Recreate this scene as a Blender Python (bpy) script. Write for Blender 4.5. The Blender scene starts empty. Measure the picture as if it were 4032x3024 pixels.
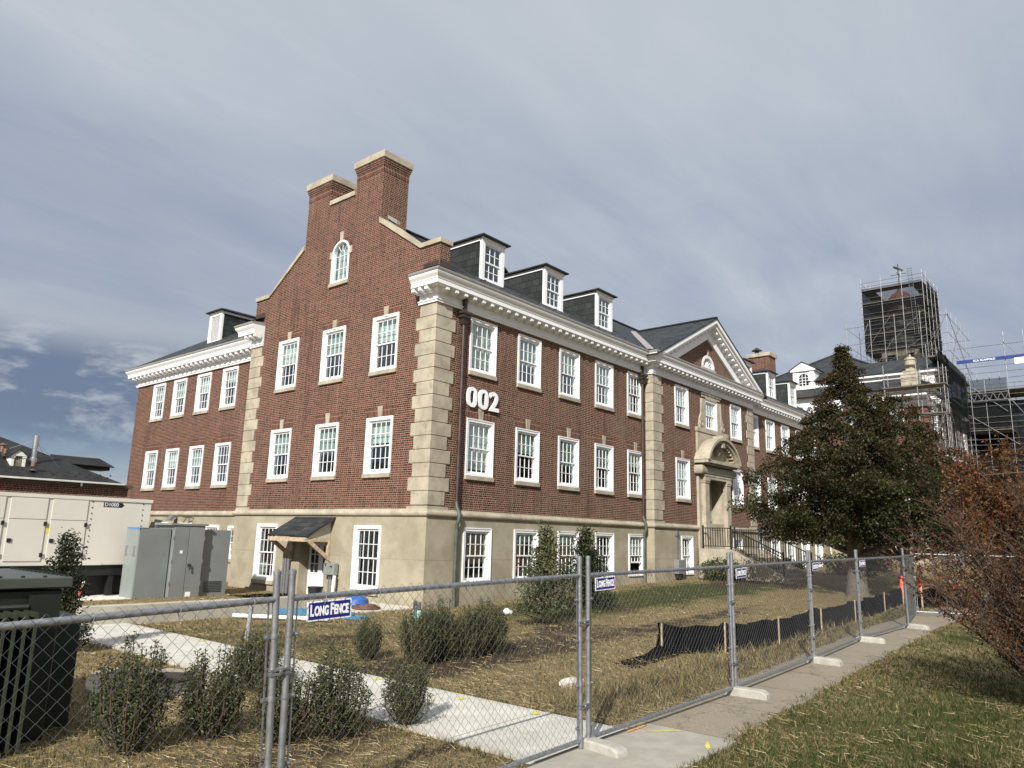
import bpy, bmesh, math, random
import numpy as np
from mathutils import Vector, Matrix
R = math.radians
random.seed(7); rng = np.random.default_rng(7)
S = bpy.context.scene
COL = S.collection

# ---------------------------------------------------------------- camera, world, sun, exposure
CAM = (0.0, 0.0, 2.06)
yaw, pit, rol = R(49.634), R(11.587), R(1.544)
fw = Vector((math.sin(yaw)*math.cos(pit), math.cos(yaw)*math.cos(pit), math.sin(pit)))
rt = Vector((math.cos(yaw), -math.sin(yaw), 0)); up = rt.cross(fw)
rt2 = rt*math.cos(rol)+up*math.sin(rol); up2 = -rt*math.sin(rol)+up*math.cos(rol)
cd = bpy.data.cameras.new('camera'); co = bpy.data.objects.new('camera', cd); COL.objects.link(co)
cd.sensor_width = 36; cd.lens = 36*2935.74/4032; cd.clip_start = .05; cd.clip_end = 4000
mw = Matrix((rt2, up2, -fw)).transposed().to_4x4(); mw.translation = CAM; co.matrix_world = mw
S.camera = co
SUN_EL, SUN_A = 33.0, 25.0           # shadows run along +x turned 25 degrees to +y
sdir = Vector((-math.cos(R(SUN_EL))*math.cos(R(SUN_A)), -math.cos(R(SUN_EL))*math.sin(R(SUN_A)), math.sin(R(SUN_EL))))
sl = bpy.data.lights.new('sun', 'SUN'); sl.energy = 4.55; sl.angle = R(.55); sl.color = (1, .955, .885)
so = bpy.data.objects.new('sun', sl); COL.objects.link(so)
so.rotation_mode = 'QUATERNION'; so.rotation_quaternion = sdir.to_track_quat('Z', 'Y'); so.location = (-30, -15, 40)

W = bpy.data.worlds.new('World'); S.world = W; W.use_nodes = True
wt = W.node_tree; wt.nodes.clear()
class NT:
    def __init__(s, t): s.t = t
    def n(s, typ, **k):
        x = s.t.nodes.new(typ)
        for a, b in k.items():
            if a == 'ins':
                for i, v in b.items():
                    if isinstance(v, bpy.types.NodeSocket): s.t.links.new(v, x.inputs[i])
                    else: x.inputs[i].default_value = v
            else: setattr(x, a, b)
        return x
    def m(s, op, a, b=0.0, c=0.0, clamp=False):
        x = s.n('ShaderNodeMath', operation=op, use_clamp=clamp, ins={0: a, 1: b, 2: c}); return x.outputs[0]
    def mix(s, f, a, b, mode='MIX'):
        x = s.n('ShaderNodeMix', data_type='RGBA', blend_type=mode, ins={0: f, 6: a, 7: b}); return x.outputs[2]
    def ramp(s, f, stops):
        x = s.n('ShaderNodeValToRGB', ins={0: f}); e = x.color_ramp.elements
        while len(e) < len(stops): e.new(.5)
        for i, (p, c) in enumerate(stops):
            e[i].position = p; e[i].color = (*c, 1) if len(c) == 3 else c
        return x.outputs[0]
    def noise(s, vec, scale, detail=4, rough=.55, out=0, dist=0.0):
        x = s.n('ShaderNodeTexNoise', ins={'Vector': vec, 'Scale': scale, 'Detail': detail, 'Roughness': rough, 'Distortion': dist}); return x.outputs[out]
    def step(s, v, lo, hi):
        x = s.n('ShaderNodeMapRange', interpolation_type='SMOOTHSTEP', ins={0: v, 1: lo, 2: hi, 3: 0.0, 4: 1.0}); return x.outputs[0]
    def lk(s, a, b): s.t.links.new(a, b)
w = NT(wt)
sky = w.n('ShaderNodeTexSky', sky_type='NISHITA', sun_disc=False, sun_elevation=R(SUN_EL), sun_rotation=math.atan2(sdir.x, sdir.y) % (2*math.pi), altitude=50, air_density=1.0, dust_density=1.2, ozone_density=1.2)
tc = w.n('ShaderNodeTexCoord').outputs['Generated']
sx = w.n('ShaderNodeSeparateXYZ', ins={0: tc}); dx, dy, dz = sx.outputs
den = w.m('ADD', w.m('MAXIMUM', dz, 0.0), .16)
pv = w.n('ShaderNodeCombineXYZ', ins={0: w.m('DIVIDE', dx, den), 1: w.m('DIVIDE', dy, den), 2: 0.0}).outputs[0]
mp = w.n('ShaderNodeMapping', ins={0: pv, 'Rotation': (0, 0, R(38)), 'Scale': (.55, 1.5, 1)}).outputs[0]
n1 = w.noise(mp, .75, 7, .52, dist=.35)
n2 = w.noise(mp, 3.2, 8, .62, dist=.5)
n3 = w.noise(pv, .33, 3, .5)
cl = w.m('ADD', w.m('ADD', w.m('MULTIPLY', n1, .55), w.m('MULTIPLY', n2, .22)), w.m('MULTIPLY', n3, .3))
el = w.m('ARCSINE', dz)
cc = w.ramp(cl, [(.37, (3.1, 3.7, 5.0)), (.45, (4.1, 4.7, 5.95)), (.54, (5.5, 6.0, 6.9)), (.63, (7.6, 7.9, 8.2))])
lift = w.step(el, R(17), R(40))
cc = w.mix(w.m('MULTIPLY', lift, .62), cc, (6.5, 7.0, 7.4, 1))
band = w.m('MULTIPLY', w.m('MULTIPLY', w.step(el, R(33), R(22)), w.step(el, R(6), R(14))), w.step(w.noise(pv, .5, 4, .55), .35, .6))
cc = w.mix(w.m('MULTIPLY', band, .62), cc, (3.25, 3.8, 5.0, 1))
# a break of blue low in the sky over the wing, with darker heaps of cloud above it
side = w.step(w.m('SUBTRACT', dy, dx), .10, .55)
low = w.step(el, R(7.5), R(4.0))
n4 = w.noise(w.n('ShaderNodeMapping', ins={0: tc, 'Scale': (6, 6, 17), 'Location': (1.3, .4, 2.2)}).outputs[0], 1.0, 8, .62, dist=.4)
brk = w.m('MULTIPLY', w.m('MULTIPLY', side, low), w.step(n4, .66, .40))
heap = w.m('MULTIPLY', w.m('MULTIPLY', side, w.m('MULTIPLY', w.step(el, R(14.0), R(10.5)), w.step(el, R(3.0), R(6)))), w.step(n4, .33, .50))
hz = w.m('MULTIPLY', w.m('MULTIPLY', side, w.step(el, R(16), R(12.5))), .55)
cc = w.mix(hz, cc, (5.6, 5.9, 6.3, 1))
cc = w.mix(w.m('MULTIPLY', heap, .95), cc, (1.6, 2.15, 3.35, 1))
blue = w.mix(.6, sky.outputs[0], (1.55, 2.75, 4.4, 1))
cc = w.mix(brk, cc, blue)
cover = w.mix(.06, cc, sky.outputs[0])
bg = w.n('ShaderNodeBackground', ins={0: cover, 1: .062})
wo = w.n('ShaderNodeOutputWorld', ins={0: bg.outputs[0]})
S.view_settings.view_transform = 'Standard'; S.view_settings.look = 'None'; S.view_settings.gamma = 1
S.view_settings.exposure = 0.56
S.render.film_transparent = False
S.cycles.max_bounces = 6; S.cycles.transparent_max_bounces = 12
S.cycles.sample_clamp_indirect = 4

# ---------------------------------------------------------------- helpers
def ground(x, y):
    a = .025*(x-6.7) if x < 6.7 else .010*(x-6.7)
    a = max(a, -.25)
    t = min(max((y-6)/7, 0), 1); t = t*t*(3-2*t)
    b = .035*max(0, min(x, 33)-16.3)+.01*max(0, min(x, 60)-33)
    return (1-t)*min(a, .6)+t*b

class MB:
    def __init__(s): s.v = []; s.f = []
    def add(s, vs, fs):
        o = len(s.v); s.v += [tuple(p) for p in vs]; s.f += [tuple(i+o for i in f) for f in fs]; return s
    def quad(s, a, b, c, d): return s.add([a, b, c, d], [(0, 1, 2, 3)])
    def box(s, x0, x1, y0, y1, z0, z1):
        return s.add([(x0, y0, z0), (x1, y0, z0), (x1, y1, z0), (x0, y1, z0), (x0, y0, z1), (x1, y0, z1), (x1, y1, z1), (x0, y1, z1)],
                     [(0, 3, 2, 1), (4, 5, 6, 7), (0, 1, 5, 4), (1, 2, 6, 5), (2, 3, 7, 6), (3, 0, 4, 7)])
    def bar(s, a, b, w, h, roll=0):
        a = Vector(a); b = Vector(b); d = (b-a).normalized()
        q = Vector((0, 0, 1)) if abs(d.z) < .95 else Vector((0, 1, 0))
        x = d.cross(q).normalized()*w/2; y = x.normalized().cross(d)*h/2
        vs = [a-x-y, a+x-y, a+x+y, a-x+y, b-x-y, b+x-y, b+x+y, b-x+y]
        return s.add(vs, [(0, 3, 2, 1), (4, 5, 6, 7), (0, 1, 5, 4), (1, 2, 6, 5), (2, 3, 7, 6), (3, 0, 4, 7)])
    def tube(s, path, r, n=6, cap=True):
        P = [Vector(p) for p in path]; rs = r if isinstance(r, (list, tuple)) else [r]*len(P)
        o = len(s.v); ref = None
        for i, p in enumerate(P):
            d = (P[min(i+1, len(P)-1)]-P[max(i-1, 0)]).normalized()
            if ref is None: ref = Vector((0, 0, 1)) if abs(d.z) < .9 else Vector((1, 0, 0))
            if abs(d.dot(ref)) > .96: ref = Vector((0, 1, 0)) if abs(d.y) < .8 else Vector((1, 0, 0))
            x = d.cross(ref).normalized(); y = x.cross(d)
            for k in range(n):
                a = 2*math.pi*k/n; s.v.append(tuple(p+(x*math.cos(a)+y*math.sin(a))*rs[i]))
        for i in range(len(P)-1):
            for k in range(n):
                a = o+i*n+k; b = o+i*n+(k+1) % n; s.f.append((a, b, b+n, a+n))
        if cap:
            s.f.append(tuple(o+k for k in range(n-1, -1, -1))); e = o+(len(P)-1)*n; s.f.append(tuple(e+k for k in range(n)))
        return s
    def lathe(s, prof, c=(0, 0, 0), n=16):
        o = len(s.v)
        for r_, z_ in prof:
            for k in range(n):
                a = 2*math.pi*k/n; s.v.append((c[0]+r_*math.cos(a), c[1]+r_*math.sin(a), c[2]+z_))
        for i in range(len(prof)-1):
            for k in range(n):
                a = o+i*n+k; b = o+i*n+(k+1) % n; s.f.append((a, b, b+n, a+n))
        s.f.append(tuple(o+k for k in range(n-1, -1, -1))); e = o+(len(prof)-1)*n; s.f.append(tuple(e+k for k in range(n)))
        return s
    def prism(s, poly, fn, a, b):
        """poly of (u,v); fn(u,v,w)->xyz; w from a to b"""
        n = len(poly); vs = [fn(u, v, a) for u, v in poly]+[fn(u, v, b) for u, v in poly]
        return s.add(vs, [tuple(range(n)), tuple(range(2*n-1, n-1, -1))]+[(i, i+n, (i+1) % n+n, (i+1) % n) for i in range(n)])
    def sweep(s, prof, path, side=1, caps=True):
        """prof: (out, z) points closed loop; path: plan points; outward is to the left*side"""
        n = len(path); m = len(prof); dirs = []
        for i in range(n-1):
            d = Vector((path[i+1][0]-path[i][0], path[i+1][1]-path[i][1])).normalized(); dirs.append(Vector((-d.y, d.x))*side)
        o = len(s.v)
        for i in range(n):
            n1 = dirs[max(i-1, 0)]; n2 = dirs[min(i, n-2)]
            q = (n1+n2)/(1+n1.dot(n2)) if i not in (0, n-1) else (n1 if i else n2)
            for p, z in prof: s.v.append((path[i][0]+q.x*p, path[i][1]+q.y*p, z))
        for i in range(n-1):
            for k in range(m):
                a = o+i*m+k; b = o+i*m+(k+1) % m; s.f.append((a, a+m, b+m, b))
        if caps:
            s.f.append(tuple(o+k for k in range(m))); s.f.append(tuple(o+(n-1)*m+k for k in range(m-1, -1, -1)))
        return s
    def mesh(s, name, mat, smooth=False, bevel=0):
        me = bpy.data.meshes.new(name); me.from_pydata(s.v, [], s.f); me.update()
        bm = bmesh.new(); bm.from_mesh(me); bmesh.ops.recalc_face_normals(bm, faces=bm.faces)
        if bevel: bmesh.ops.bevel(bm, geom=list(bm.edges), offset=bevel, segments=1, affect='EDGES', profile=.5)
        bm.to_mesh(me); bm.free()
        me.materials.append(mat)
        if smooth:
            me.polygons.foreach_set('use_smooth', [True]*len(me.polygons)); me.set_sharp_from_angle(angle=R(40))
        return me
    def build(s, name, mat, parent=None, smooth=False, bevel=0):
        return link(name, s.mesh(name, mat, smooth, bevel), parent)

def link(name, me, parent=None):
    o = bpy.data.objects.new(name, me); COL.objects.link(o)
    if parent is not None: adopt(o, parent)
    return o
def tag(o, label=None, cat=None, group=None, kind=None):
    if label: o['label'] = label
    if cat: o['category'] = cat
    if group: o['group'] = group
    if kind: o['kind'] = kind
    return o
LOCS = {}
def thing(name, loc, label, cat, group=None, rz=0, world=False):
    o = bpy.data.objects.new(name, None); COL.objects.link(o); o.location = loc; o.rotation_euler = (0, 0, rz)
    o.empty_display_size = .2
    tag(o, label, cat, group)
    if world: LOCS[o.name] = Vector(loc)
    return o
def adopt(o, parent):
    o.parent = parent
    L = LOCS.get(parent.name)
    if L is not None: o.matrix_parent_inverse = Matrix.Translation(-L)
def dup(o, loc=None, rz=None, label=None, parent=None):
    c = o.copy(); COL.objects.link(c)
    if parent is not None: c.parent = parent
    for ch in [x for x in o.children]: dup(ch, parent=c)
    if loc is not None: c.location = loc
    if rz is not None: c.rotation_euler = (0, 0, rz)
    if label: c['label'] = label
    return c
def fill(outer, holes, fn, nrm, name, mat, parent=None, thick=0):
    """a flat sheet with holes"""
    bm = bmesh.new(); es = []
    for loop in [outer]+holes:
        vs = [bm.verts.new(fn(u, v)) for u, v in loop]
        es += [bm.edges.new((vs[i], vs[(i+1) % len(vs)])) for i in range(len(vs))]
    bmesh.ops.triangle_fill(bm, use_beauty=True, use_dissolve=False, edges=es, normal=nrm)
    N = Vector(nrm)
    for f in bm.faces:
        if f.normal.dot(N) < 0: f.normal_flip()
    if thick:
        r_ = bmesh.ops.extrude_face_region(bm, geom=list(bm.faces))
        bmesh.ops.translate(bm, vec=-N*thick, verts=[x for x in r_['geom'] if isinstance(x, bmesh.types.BMVert)])
        bmesh.ops.recalc_face_normals(bm, faces=bm.faces)
    me = bpy.data.meshes.new(name); bm.to_mesh(me); bm.free(); me.materials.append(mat)
    return link(name, me, parent)
def pieces(name, me, places, parent):
    for p in places:
        o = link(name, me, parent)
        if isinstance(p, Matrix): o.matrix_basis = p
        else: o.location = p
def rect(u0, u1, v0, v1): return [(u0, v0), (u1, v0), (u1, v1), (u0, v1)]
def text_mesh(txt, size, depth, mat, offset=0.0, name='lettering', sx=1.0, spacing=1.0):
    cu = bpy.data.curves.new(name, 'FONT'); cu.body = txt; cu.size = size; cu.extrude = depth/2; cu.offset = offset
    cu.align_x = 'CENTER'; cu.align_y = 'CENTER'; cu.space_character = spacing; cu.resolution_u = 6
    t = bpy.data.objects.new('tmp', cu); COL.objects.link(t)
    dg = bpy.context.evaluated_depsgraph_get(); me = bpy.data.meshes.new_from_object(t.evaluated_get(dg))
    bpy.data.objects.remove(t); bpy.data.curves.remove(cu)
    # upright, facing -y
    me.transform(Matrix.Diagonal((sx, 1, 1, 1))); me.transform(Matrix.Rotation(R(90), 4, 'X'))
    me.materials.clear(); me.materials.append(mat); me.name = name
    return me

# ---------------------------------------------------------------- materials
MATS = {}
def newmat(name):
    m = bpy.data.materials.new(name); m.use_nodes = True; t = m.node_tree
    return m, NT(t), t.nodes['Principled BSDF']
def M(name, col, rough=.6, metal=0.0, var=.12, scale=3.0, bump=0.0, spec=.5, bscale=None, dirt=None):
    if name in MATS: return MATS[name]
    m, g, b = newmat(name)
    pos = g.n('ShaderNodeNewGeometry').outputs['Position']
    n_ = g.noise(pos, scale, 5, .6)
    c = g.mix(g.step(n_, .3, .7), tuple(x*(1-var) for x in col)+(1,), tuple(min(1, x*(1+var)) for x in col)+(1,))
    if dirt:
        n2_ = g.noise(pos, dirt[1], 6, .65)
        c = g.mix(g.m('MULTIPLY', g.step(n2_, dirt[2], dirt[3]), dirt[4]), c, dirt[0]+(1,))
    g.lk(c, b.inputs['Base Color'])
    b.inputs['Roughness'].default_value = rough; b.inputs['Metallic'].default_value = metal; b.inputs['Specular IOR Level'].default_value = spec
    if bump:
        bn = g.n('ShaderNodeBump', ins={'Strength': bump, 'Distance': .02, 'Height': g.noise(pos, bscale or scale*8, 5, .6)})
        g.lk(bn.outputs[0], b.inputs['Normal'])
    MATS[name] = m; return m

def course_u(g):
    geo = g.n('ShaderNodeNewGeometry'); p = g.n('ShaderNodeSeparateXYZ', ins={0: geo.outputs['Position']}); nn = g.n('ShaderNodeSeparateXYZ', ins={0: geo.outputs['True Normal']})
    k = g.m('GREATER_THAN', g.m('ABSOLUTE', nn.outputs[0]), g.m('ABSOLUTE', nn.outputs[1]))
    u = g.m('ADD', g.m('MULTIPLY', p.outputs[0], g.m('SUBTRACT', 1, k)), g.m('MULTIPLY', p.outputs[1], k))
    return geo.outputs['Position'], u, p.outputs[2]
def brick(name, h=.0677, soldier=False, bright=1.0):
    m, g, b = newmat(name)
    pos, u, z = course_u(g)
    if soldier:
        row = g.m('FLOOR', g.m('DIVIDE', z, 0.21)); fv = g.m('SUBTRACT', z, g.m('MULTIPLY', row, .21)); par = 0.0
        t = g.m('DIVIDE', u, .07); bid = g.m('FLOOR', t); fu = g.m('MULTIPLY', g.m('FRACT', t), .07)
        head = g.m('MULTIPLY', bid, 0.0)
    else:
        row = g.m('FLOOR', g.m('DIVIDE', z, h)); fv = g.m('SUBTRACT', z, g.m('MULTIPLY', row, h))
        head = g.m('GREATER_THAN', g.m('FRACT', g.m('MULTIPLY', row, .5)), .25)
        wd = g.m('SUBTRACT', .206, g.m('MULTIPLY', head, .103))
        off = g.m('ADD', g.m('MULTIPLY', head, .25), g.m('MULTIPLY', g.m('GREATER_THAN', g.m('FRACT', g.m('MULTIPLY', row, .25)), .6), .5))
        t = g.m('ADD', g.m('DIVIDE', u, wd), off); bid = g.m('FLOOR', t); fu = g.m('MULTIPLY', g.m('FRACT', t), wd)
    mort = g.m('MAXIMUM', g.m('LESS_THAN', fu, .0095), g.m('LESS_THAN', fv, .0105))
    wn = g.n('ShaderNodeTexWhiteNoise', noise_dimensions='3D', ins={0: g.n('ShaderNodeCombineXYZ', ins={0: bid, 1: row, 2: head}).outputs[0]}).outputs[0]
    s_ = bright
    col = g.ramp(wn, [(0, (.038*s_, .012*s_, .008*s_)), (.3, (.086*s_, .0255*s_, .0165*s_)), (.7, (.118*s_, .0345*s_, .0225*s_)), (1, (.150*s_, .048*s_, .031*s_))])
    dark = g.ramp(wn, [(0, (.022, .012, .008)), (.5, (.052, .020, .013)), (1, (.090, .030, .019))])
    col = g.mix(g.m('MULTIPLY', head, .8), col, dark)
    col = g.mix(mort, col, (.40, .315, .235, 1))
    big = g.noise(pos, .55, 6, .65); fine = g.noise(pos, 3.0, 5, .6)
    col = g.mix(g.m('MULTIPLY', g.step(big, .60, .78), g.m('MULTIPLY', fine, .26)), col, (.34, .28, .24, 1))
    stk_ = g.noise(g.n('ShaderNodeMapping', ins={0: pos, 'Scale': (2.6, 2.6, .28)}).outputs[0], 1.0, 6, .7)
    col = g.mix(g.m('MULTIPLY', g.step(stk_, .52, .70), .42), col, (.022, .014, .011, 1)); col = g.mix(g.m('MULTIPLY', g.step(stk_, .42, .30), .20), col, (.30, .22, .18, 1))
    col = g.mix(g.m('MULTIPLY', g.step(g.noise(pos, .9, 4, .6), .52, .75), .25), col, (.05, .03, .025, 1))
    g.lk(col, b.inputs['Base Color']); b.inputs['Roughness'].default_value = .85; b.inputs['Specular IOR Level'].default_value = .25
    bn = g.n('ShaderNodeBump', ins={'Strength': .5, 'Distance': .012, 'Height': g.m('SUBTRACT', g.m('MULTIPLY', fine, .3), mort)}); g.lk(bn.outputs[0], b.inputs['Normal'])
    return m
def slate(name, h, wdt, c0, c1, bump=.6):
    m, g, b = newmat(name)
    pos, u, z = course_u(g)
    row = g.m('FLOOR', g.m('DIVIDE', z, h)); fv = g.m('FRACT', g.m('DIVIDE', z, h))
    t = g.m('ADD', g.m('DIVIDE', u, wdt), g.m('MULTIPLY', row, .37)); bid = g.m('FLOOR', t); fu = g.m('FRACT', t)
    wn = g.n('ShaderNodeTexWhiteNoise', noise_dimensions='2D', ins={0: g.n('ShaderNodeCombineXYZ', ins={0: bid, 1: row}).outputs[0]}).outputs[0]
    col = g.ramp(wn, [(0, c0), (1, c1)])
    gap = g.m('MAXIMUM', g.m('LESS_THAN', fu, .05), g.m('LESS_THAN', fv, .10))
    col = g.mix(g.m('MULTIPLY', gap, .85), col, (.005, .006, .007, 1))
    col = g.mix(g.m('MULTIPLY', g.step(g.noise(pos, 1.1, 5, .6), .5, .8), .25), col, (.09, .09, .085, 1))
    g.lk(col, b.inputs['Base Color']); b.inputs['Roughness'].default_value = .62; b.inputs['Specular IOR Level'].default_value = .35
    bn = g.n('ShaderNodeBump', ins={'Strength': bump, 'Distance': .02, 'Height': g.m('SUBTRACT', g.m('MULTIPLY', g.m('SUBTRACT', 1, fv), .5), gap)}); g.lk(bn.outputs[0], b.inputs['Normal'])
    return m
def leafmat(name, rough=.45, trans=.25):
    m, g, b = newmat(name)
    at = g.n('ShaderNodeAttribute', attribute_name='Col').outputs[0]
    g.lk(at, b.inputs['Base Color']); b.inputs['Roughness'].default_value = rough; b.inputs['Specular IOR Level'].default_value = .22
    tr = g.n('ShaderNodeBsdfTranslucent', ins={0: at}); mx = g.n('ShaderNodeMixShader', ins={0: trans, 1: b.outputs[0], 2: tr.outputs[0]})
    g.lk(mx.outputs[0], m.node_tree.nodes['Material Output'].inputs[0]); return m
BRICK = brick('red_brick'); BRICKF = brick('outbuilding_brick', bright=1.25); SOLD = brick('soldier_brick', soldier=True, bright=.85)
SLATE = slate('roof_slate', .13, .3, (.012, .014, .016), (.036, .040, .044))
SLATE2 = slate('cheek_slate', .26, .33, (.013, .016, .016), (.030, .035, .033), .6)
SHING = slate('black_shingle', .12, .3, (.012, .012, .013), (.022, .022, .022), .4)
STONE = M('limestone', (.36, .32, .245), .8, var=.2, scale=1.6, bump=.15, bscale=30, dirt=((.22, .19, .145), 4.0, .50, .72, .7))
CONC, g, b = newmat('rendered_basement')
pos = g.n('ShaderNodeNewGeometry').outputs['Position']; zz_ = g.n('ShaderNodeSeparateXYZ', ins={0: pos}).outputs[2]
c = g.mix(g.step(g.noise(pos, 1.0, 6, .65), .3, .7), (.25, .22, .155, 1), (.36, .32, .235, 1))
c = g.mix(g.m('MULTIPLY', g.step(g.noise(pos, 2.4, 7, .7), .54, .66), .45), c, (.24, .215, .155, 1))
c = g.mix(g.m('MULTIPLY', g.step(g.noise(pos, 5.5, 6, .7), .60, .72), .35), c, (.42, .385, .30, 1))
sm = g.m('LESS_THAN', g.m('ABSOLUTE', g.m('SUBTRACT', g.m('ADD', zz_, g.m('MULTIPLY', g.noise(pos, 3, 3), .05)), 1.36)), .012)
c = g.mix(g.m('MULTIPLY', sm, .4), c, (.16, .14, .10, 1))
c = g.mix(g.m('MULTIPLY', g.step(g.m('ADD', zz_, g.m('MULTIPLY', g.noise(pos, 2.0, 5), .7)), .75, .1), .45), c, (.20, .17, .12, 1))
g.lk(c, b.inputs['Base Color']); b.inputs['Roughness'].default_value = .88
g.lk(g.n('ShaderNodeBump', ins={'Strength': .25, 'Distance': .02, 'Height': g.noise(pos, 18, 6, .65)}).outputs[0], b.inputs['Normal'])
WHITE = M('white_paint', (.78, .785, .79), .45, var=.03)
COPPER = M('brown_copper', (.075, .052, .042), .45, .4, var=.25)
VERD = M('weathered_pipe', (.10, .115, .095), .55, .3, var=.3)
GUTT = M('lead_grey', (.30, .29, .28), .5, .2)
BLIND = M('blind_fabric', (.56, .62, .58), .9, var=.05)
ROOM = M('room_plaster', (.42, .42, .40), .9)
GALV = M('galvanised_steel', (.30, .31, .325), .45, .7, var=.18, scale=18)
WIRE = M('galvanised_wire', (.17, .175, .18), .42, .7, var=.1, scale=30)
NEWCONC = M('new_concrete', (.66, .63, .565), .85, var=.05, scale=3.0, bump=.1, bscale=60, dirt=((.52, .49, .43), 4.0, .5, .75, .4))
BLOCK = M('concrete_block', (.36, .345, .30), .9, var=.15, scale=8, bump=.5, bscale=40)
IRON = M('black_iron', (.012, .012, .013), .45)
BARK = M('grey_bark', (.13, .11, .09), .9, var=.3, scale=14, bump=.8, bscale=40)
DBARK = M('dark_twig', (.070, .048, .032), .85, var=.3, scale=14)
LEAF = leafmat('leaf')
def glass(name, tint, gl=.22, rough=.02):
    m, g, b = newmat(name)
    tr = g.n('ShaderNodeBsdfTransparent', ins={0: (*tint, 1)}); gs = g.n('ShaderNodeBsdfGlossy', ins={0: (.9, .95, 1, 1), 1: rough}); ps_ = g.n('ShaderNodeNewGeometry').outputs['Position']; g.lk(g.n('ShaderNodeBump', ins={'Strength': .12, 'Distance': .05, 'Height': g.noise(ps_, 1.6, 2, .5)}).outputs[0], gs.inputs['Normal'])
    fr = g.n('ShaderNodeLayerWeight', ins={0: .5}); f = g.m('ADD', g.m('MULTIPLY', g.m('POWER', fr.outputs[1], 3.0), .75), gl*.35, clamp=True)
    mx = g.n('ShaderNodeMixShader', ins={0: f, 1: tr.outputs[0], 2: gs.outputs[0]}); g.lk(mx.outputs[0], m.node_tree.nodes['Material Output'].inputs[0]); return m
GLASS = glass('window_glass', (.80, .88, .85), .45)
# ---------------------------------------------------------------- the brick building
XE, YF, YP, XW = 15.14, 15.97, 15.60, 16.30       # end wall, front wall, front pavilion, set-back wing
YC = 21.12                                        # ridge line
PX0, PX1, PXC = 27.60, 38.17, 32.90
FX1 = 50.86
bld = thing('brick_building', (33, 21, 0.3), 'long red brick building with stone quoins, white cornice, twin gable chimneys and slate roof', 'building', world=True)
fX = lambda x: (lambda u, v: (x, u, v))           # end-facing planes: u = y
fY = lambda y: (lambda u, v: (u, y, v))           # front-facing planes: u = x
Z1, Z1T = 3.89, 5.67
Z2, Z2T = 7.19, 9.03
WINH = []     # (plane, centre, z0, w, h)
FW = [17.285, 19.675, 22.06, 24.41, 26.775]
EW = [23.79, 21.05, 18.31]
WW = [36.58, 34.46, 32.20, 29.94]
PW = [30.18, 33.12, 35.99]
RW = [2*PXC+.12-x for x in reversed(FW)]
gC = .003
# --- brick walls with real openings
def hole(c, w_, z0, z1): return rect(c-w_/2, c+w_/2, z0, z1)
fh = [hole(c, 1.27, Z1, Z1T) for c in FW]+[hole(c, 1.27, Z2, 8.94) for c in FW]
fill(rect(XE, PX0, 2.68, 9.6), fh, fY(YF), (0, -1, 0), 'wall', BRICK, bld)
fh = [hole(c, 1.27, Z1, Z1T) for c in RW]+[hole(c, 1.27, Z2, 8.94) for c in RW]
fill(rect(PX1, FX1, 2.68, 9.6), fh, fY(YF), (0, -1, 0), 'wall', BRICK, bld)
DX0, DX1 = 32.30, 33.92
fh = [hole(c, 1.27, Z1, Z1T) for c in (PW[0], PW[2])]+[hole(PW[0], 1.27, Z2, 8.94), hole(PW[1], 1.27, 7.30, 8.72), hole(PW[2], 1.27, Z2, 8.94), rect(32.02, 34.18, 2.9, 5.0)]
fill([(PX0, 2.68), (PX1, 2.68), (PX1, 9.7), (PX1-1.0, 9.75), (PXC, 12.35), (PX0+1.0, 9.75), (PX0, 9.7)], fh+[[(PXC+.1+.66*math.cos(a), 10.33+.60*math.sin(a)) for a in [i*math.pi/12 for i in range(13)]]], fY(YP), (0, -1, 0), 'wall', BRICK, bld)
for x in (PX0, PX1): MB().quad((x, YP, 2.68), (x, YF, 2.68), (x, YF, 9.8), (x, YP, 9.8)).build('wall', BRICK, bld)
eh = [hole(c, 1.27, Z1, Z1T) for c in EW]+[hole(c, 1.27, Z2, Z2T) for c in EW]
fill(rect(YF, 26.33, 2.68, 9.3), eh, fX(XE), (-1, 0, 0), 'wall', BRICK, bld)
wh = [hole(c, 1.24, Z1, Z1T) for c in WW]+[hole(c, 1.24, 7.24, 8.97) for c in WW]
fill(rect(26.33, 39.0, 2.68, 9.6), wh, fX(XW), (-1, 0, 0), 'wall', BRICK, bld)
MB().quad((XE, 26.33, 2.68), (XW, 26.33, 2.68), (XW, 26.33, 10.9), (XE, 26.33, 10.9)).build('wall', BRICK, bld)
MB().quad((XW, 39.0, -.3), (29, 39.0, -.3), (29, 39.0, 9.9), (XW, 39.0, 9.9)).quad((29, 39, -.3), (29, 26.2, -.3), (29, 26.2, 9.9), (29, 39, 9.9)).quad((29, 26.3, -.3), (FX1, 26.3, -.3), (FX1, 26.3, 9.9), (29, 26.3, 9.9)).quad((FX1, YF, -.3), (FX1, 26.3, -.3), (FX1, 26.3, 13.5), (FX1, YF, 10.2)).build('wall', BRICK, bld)
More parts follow.
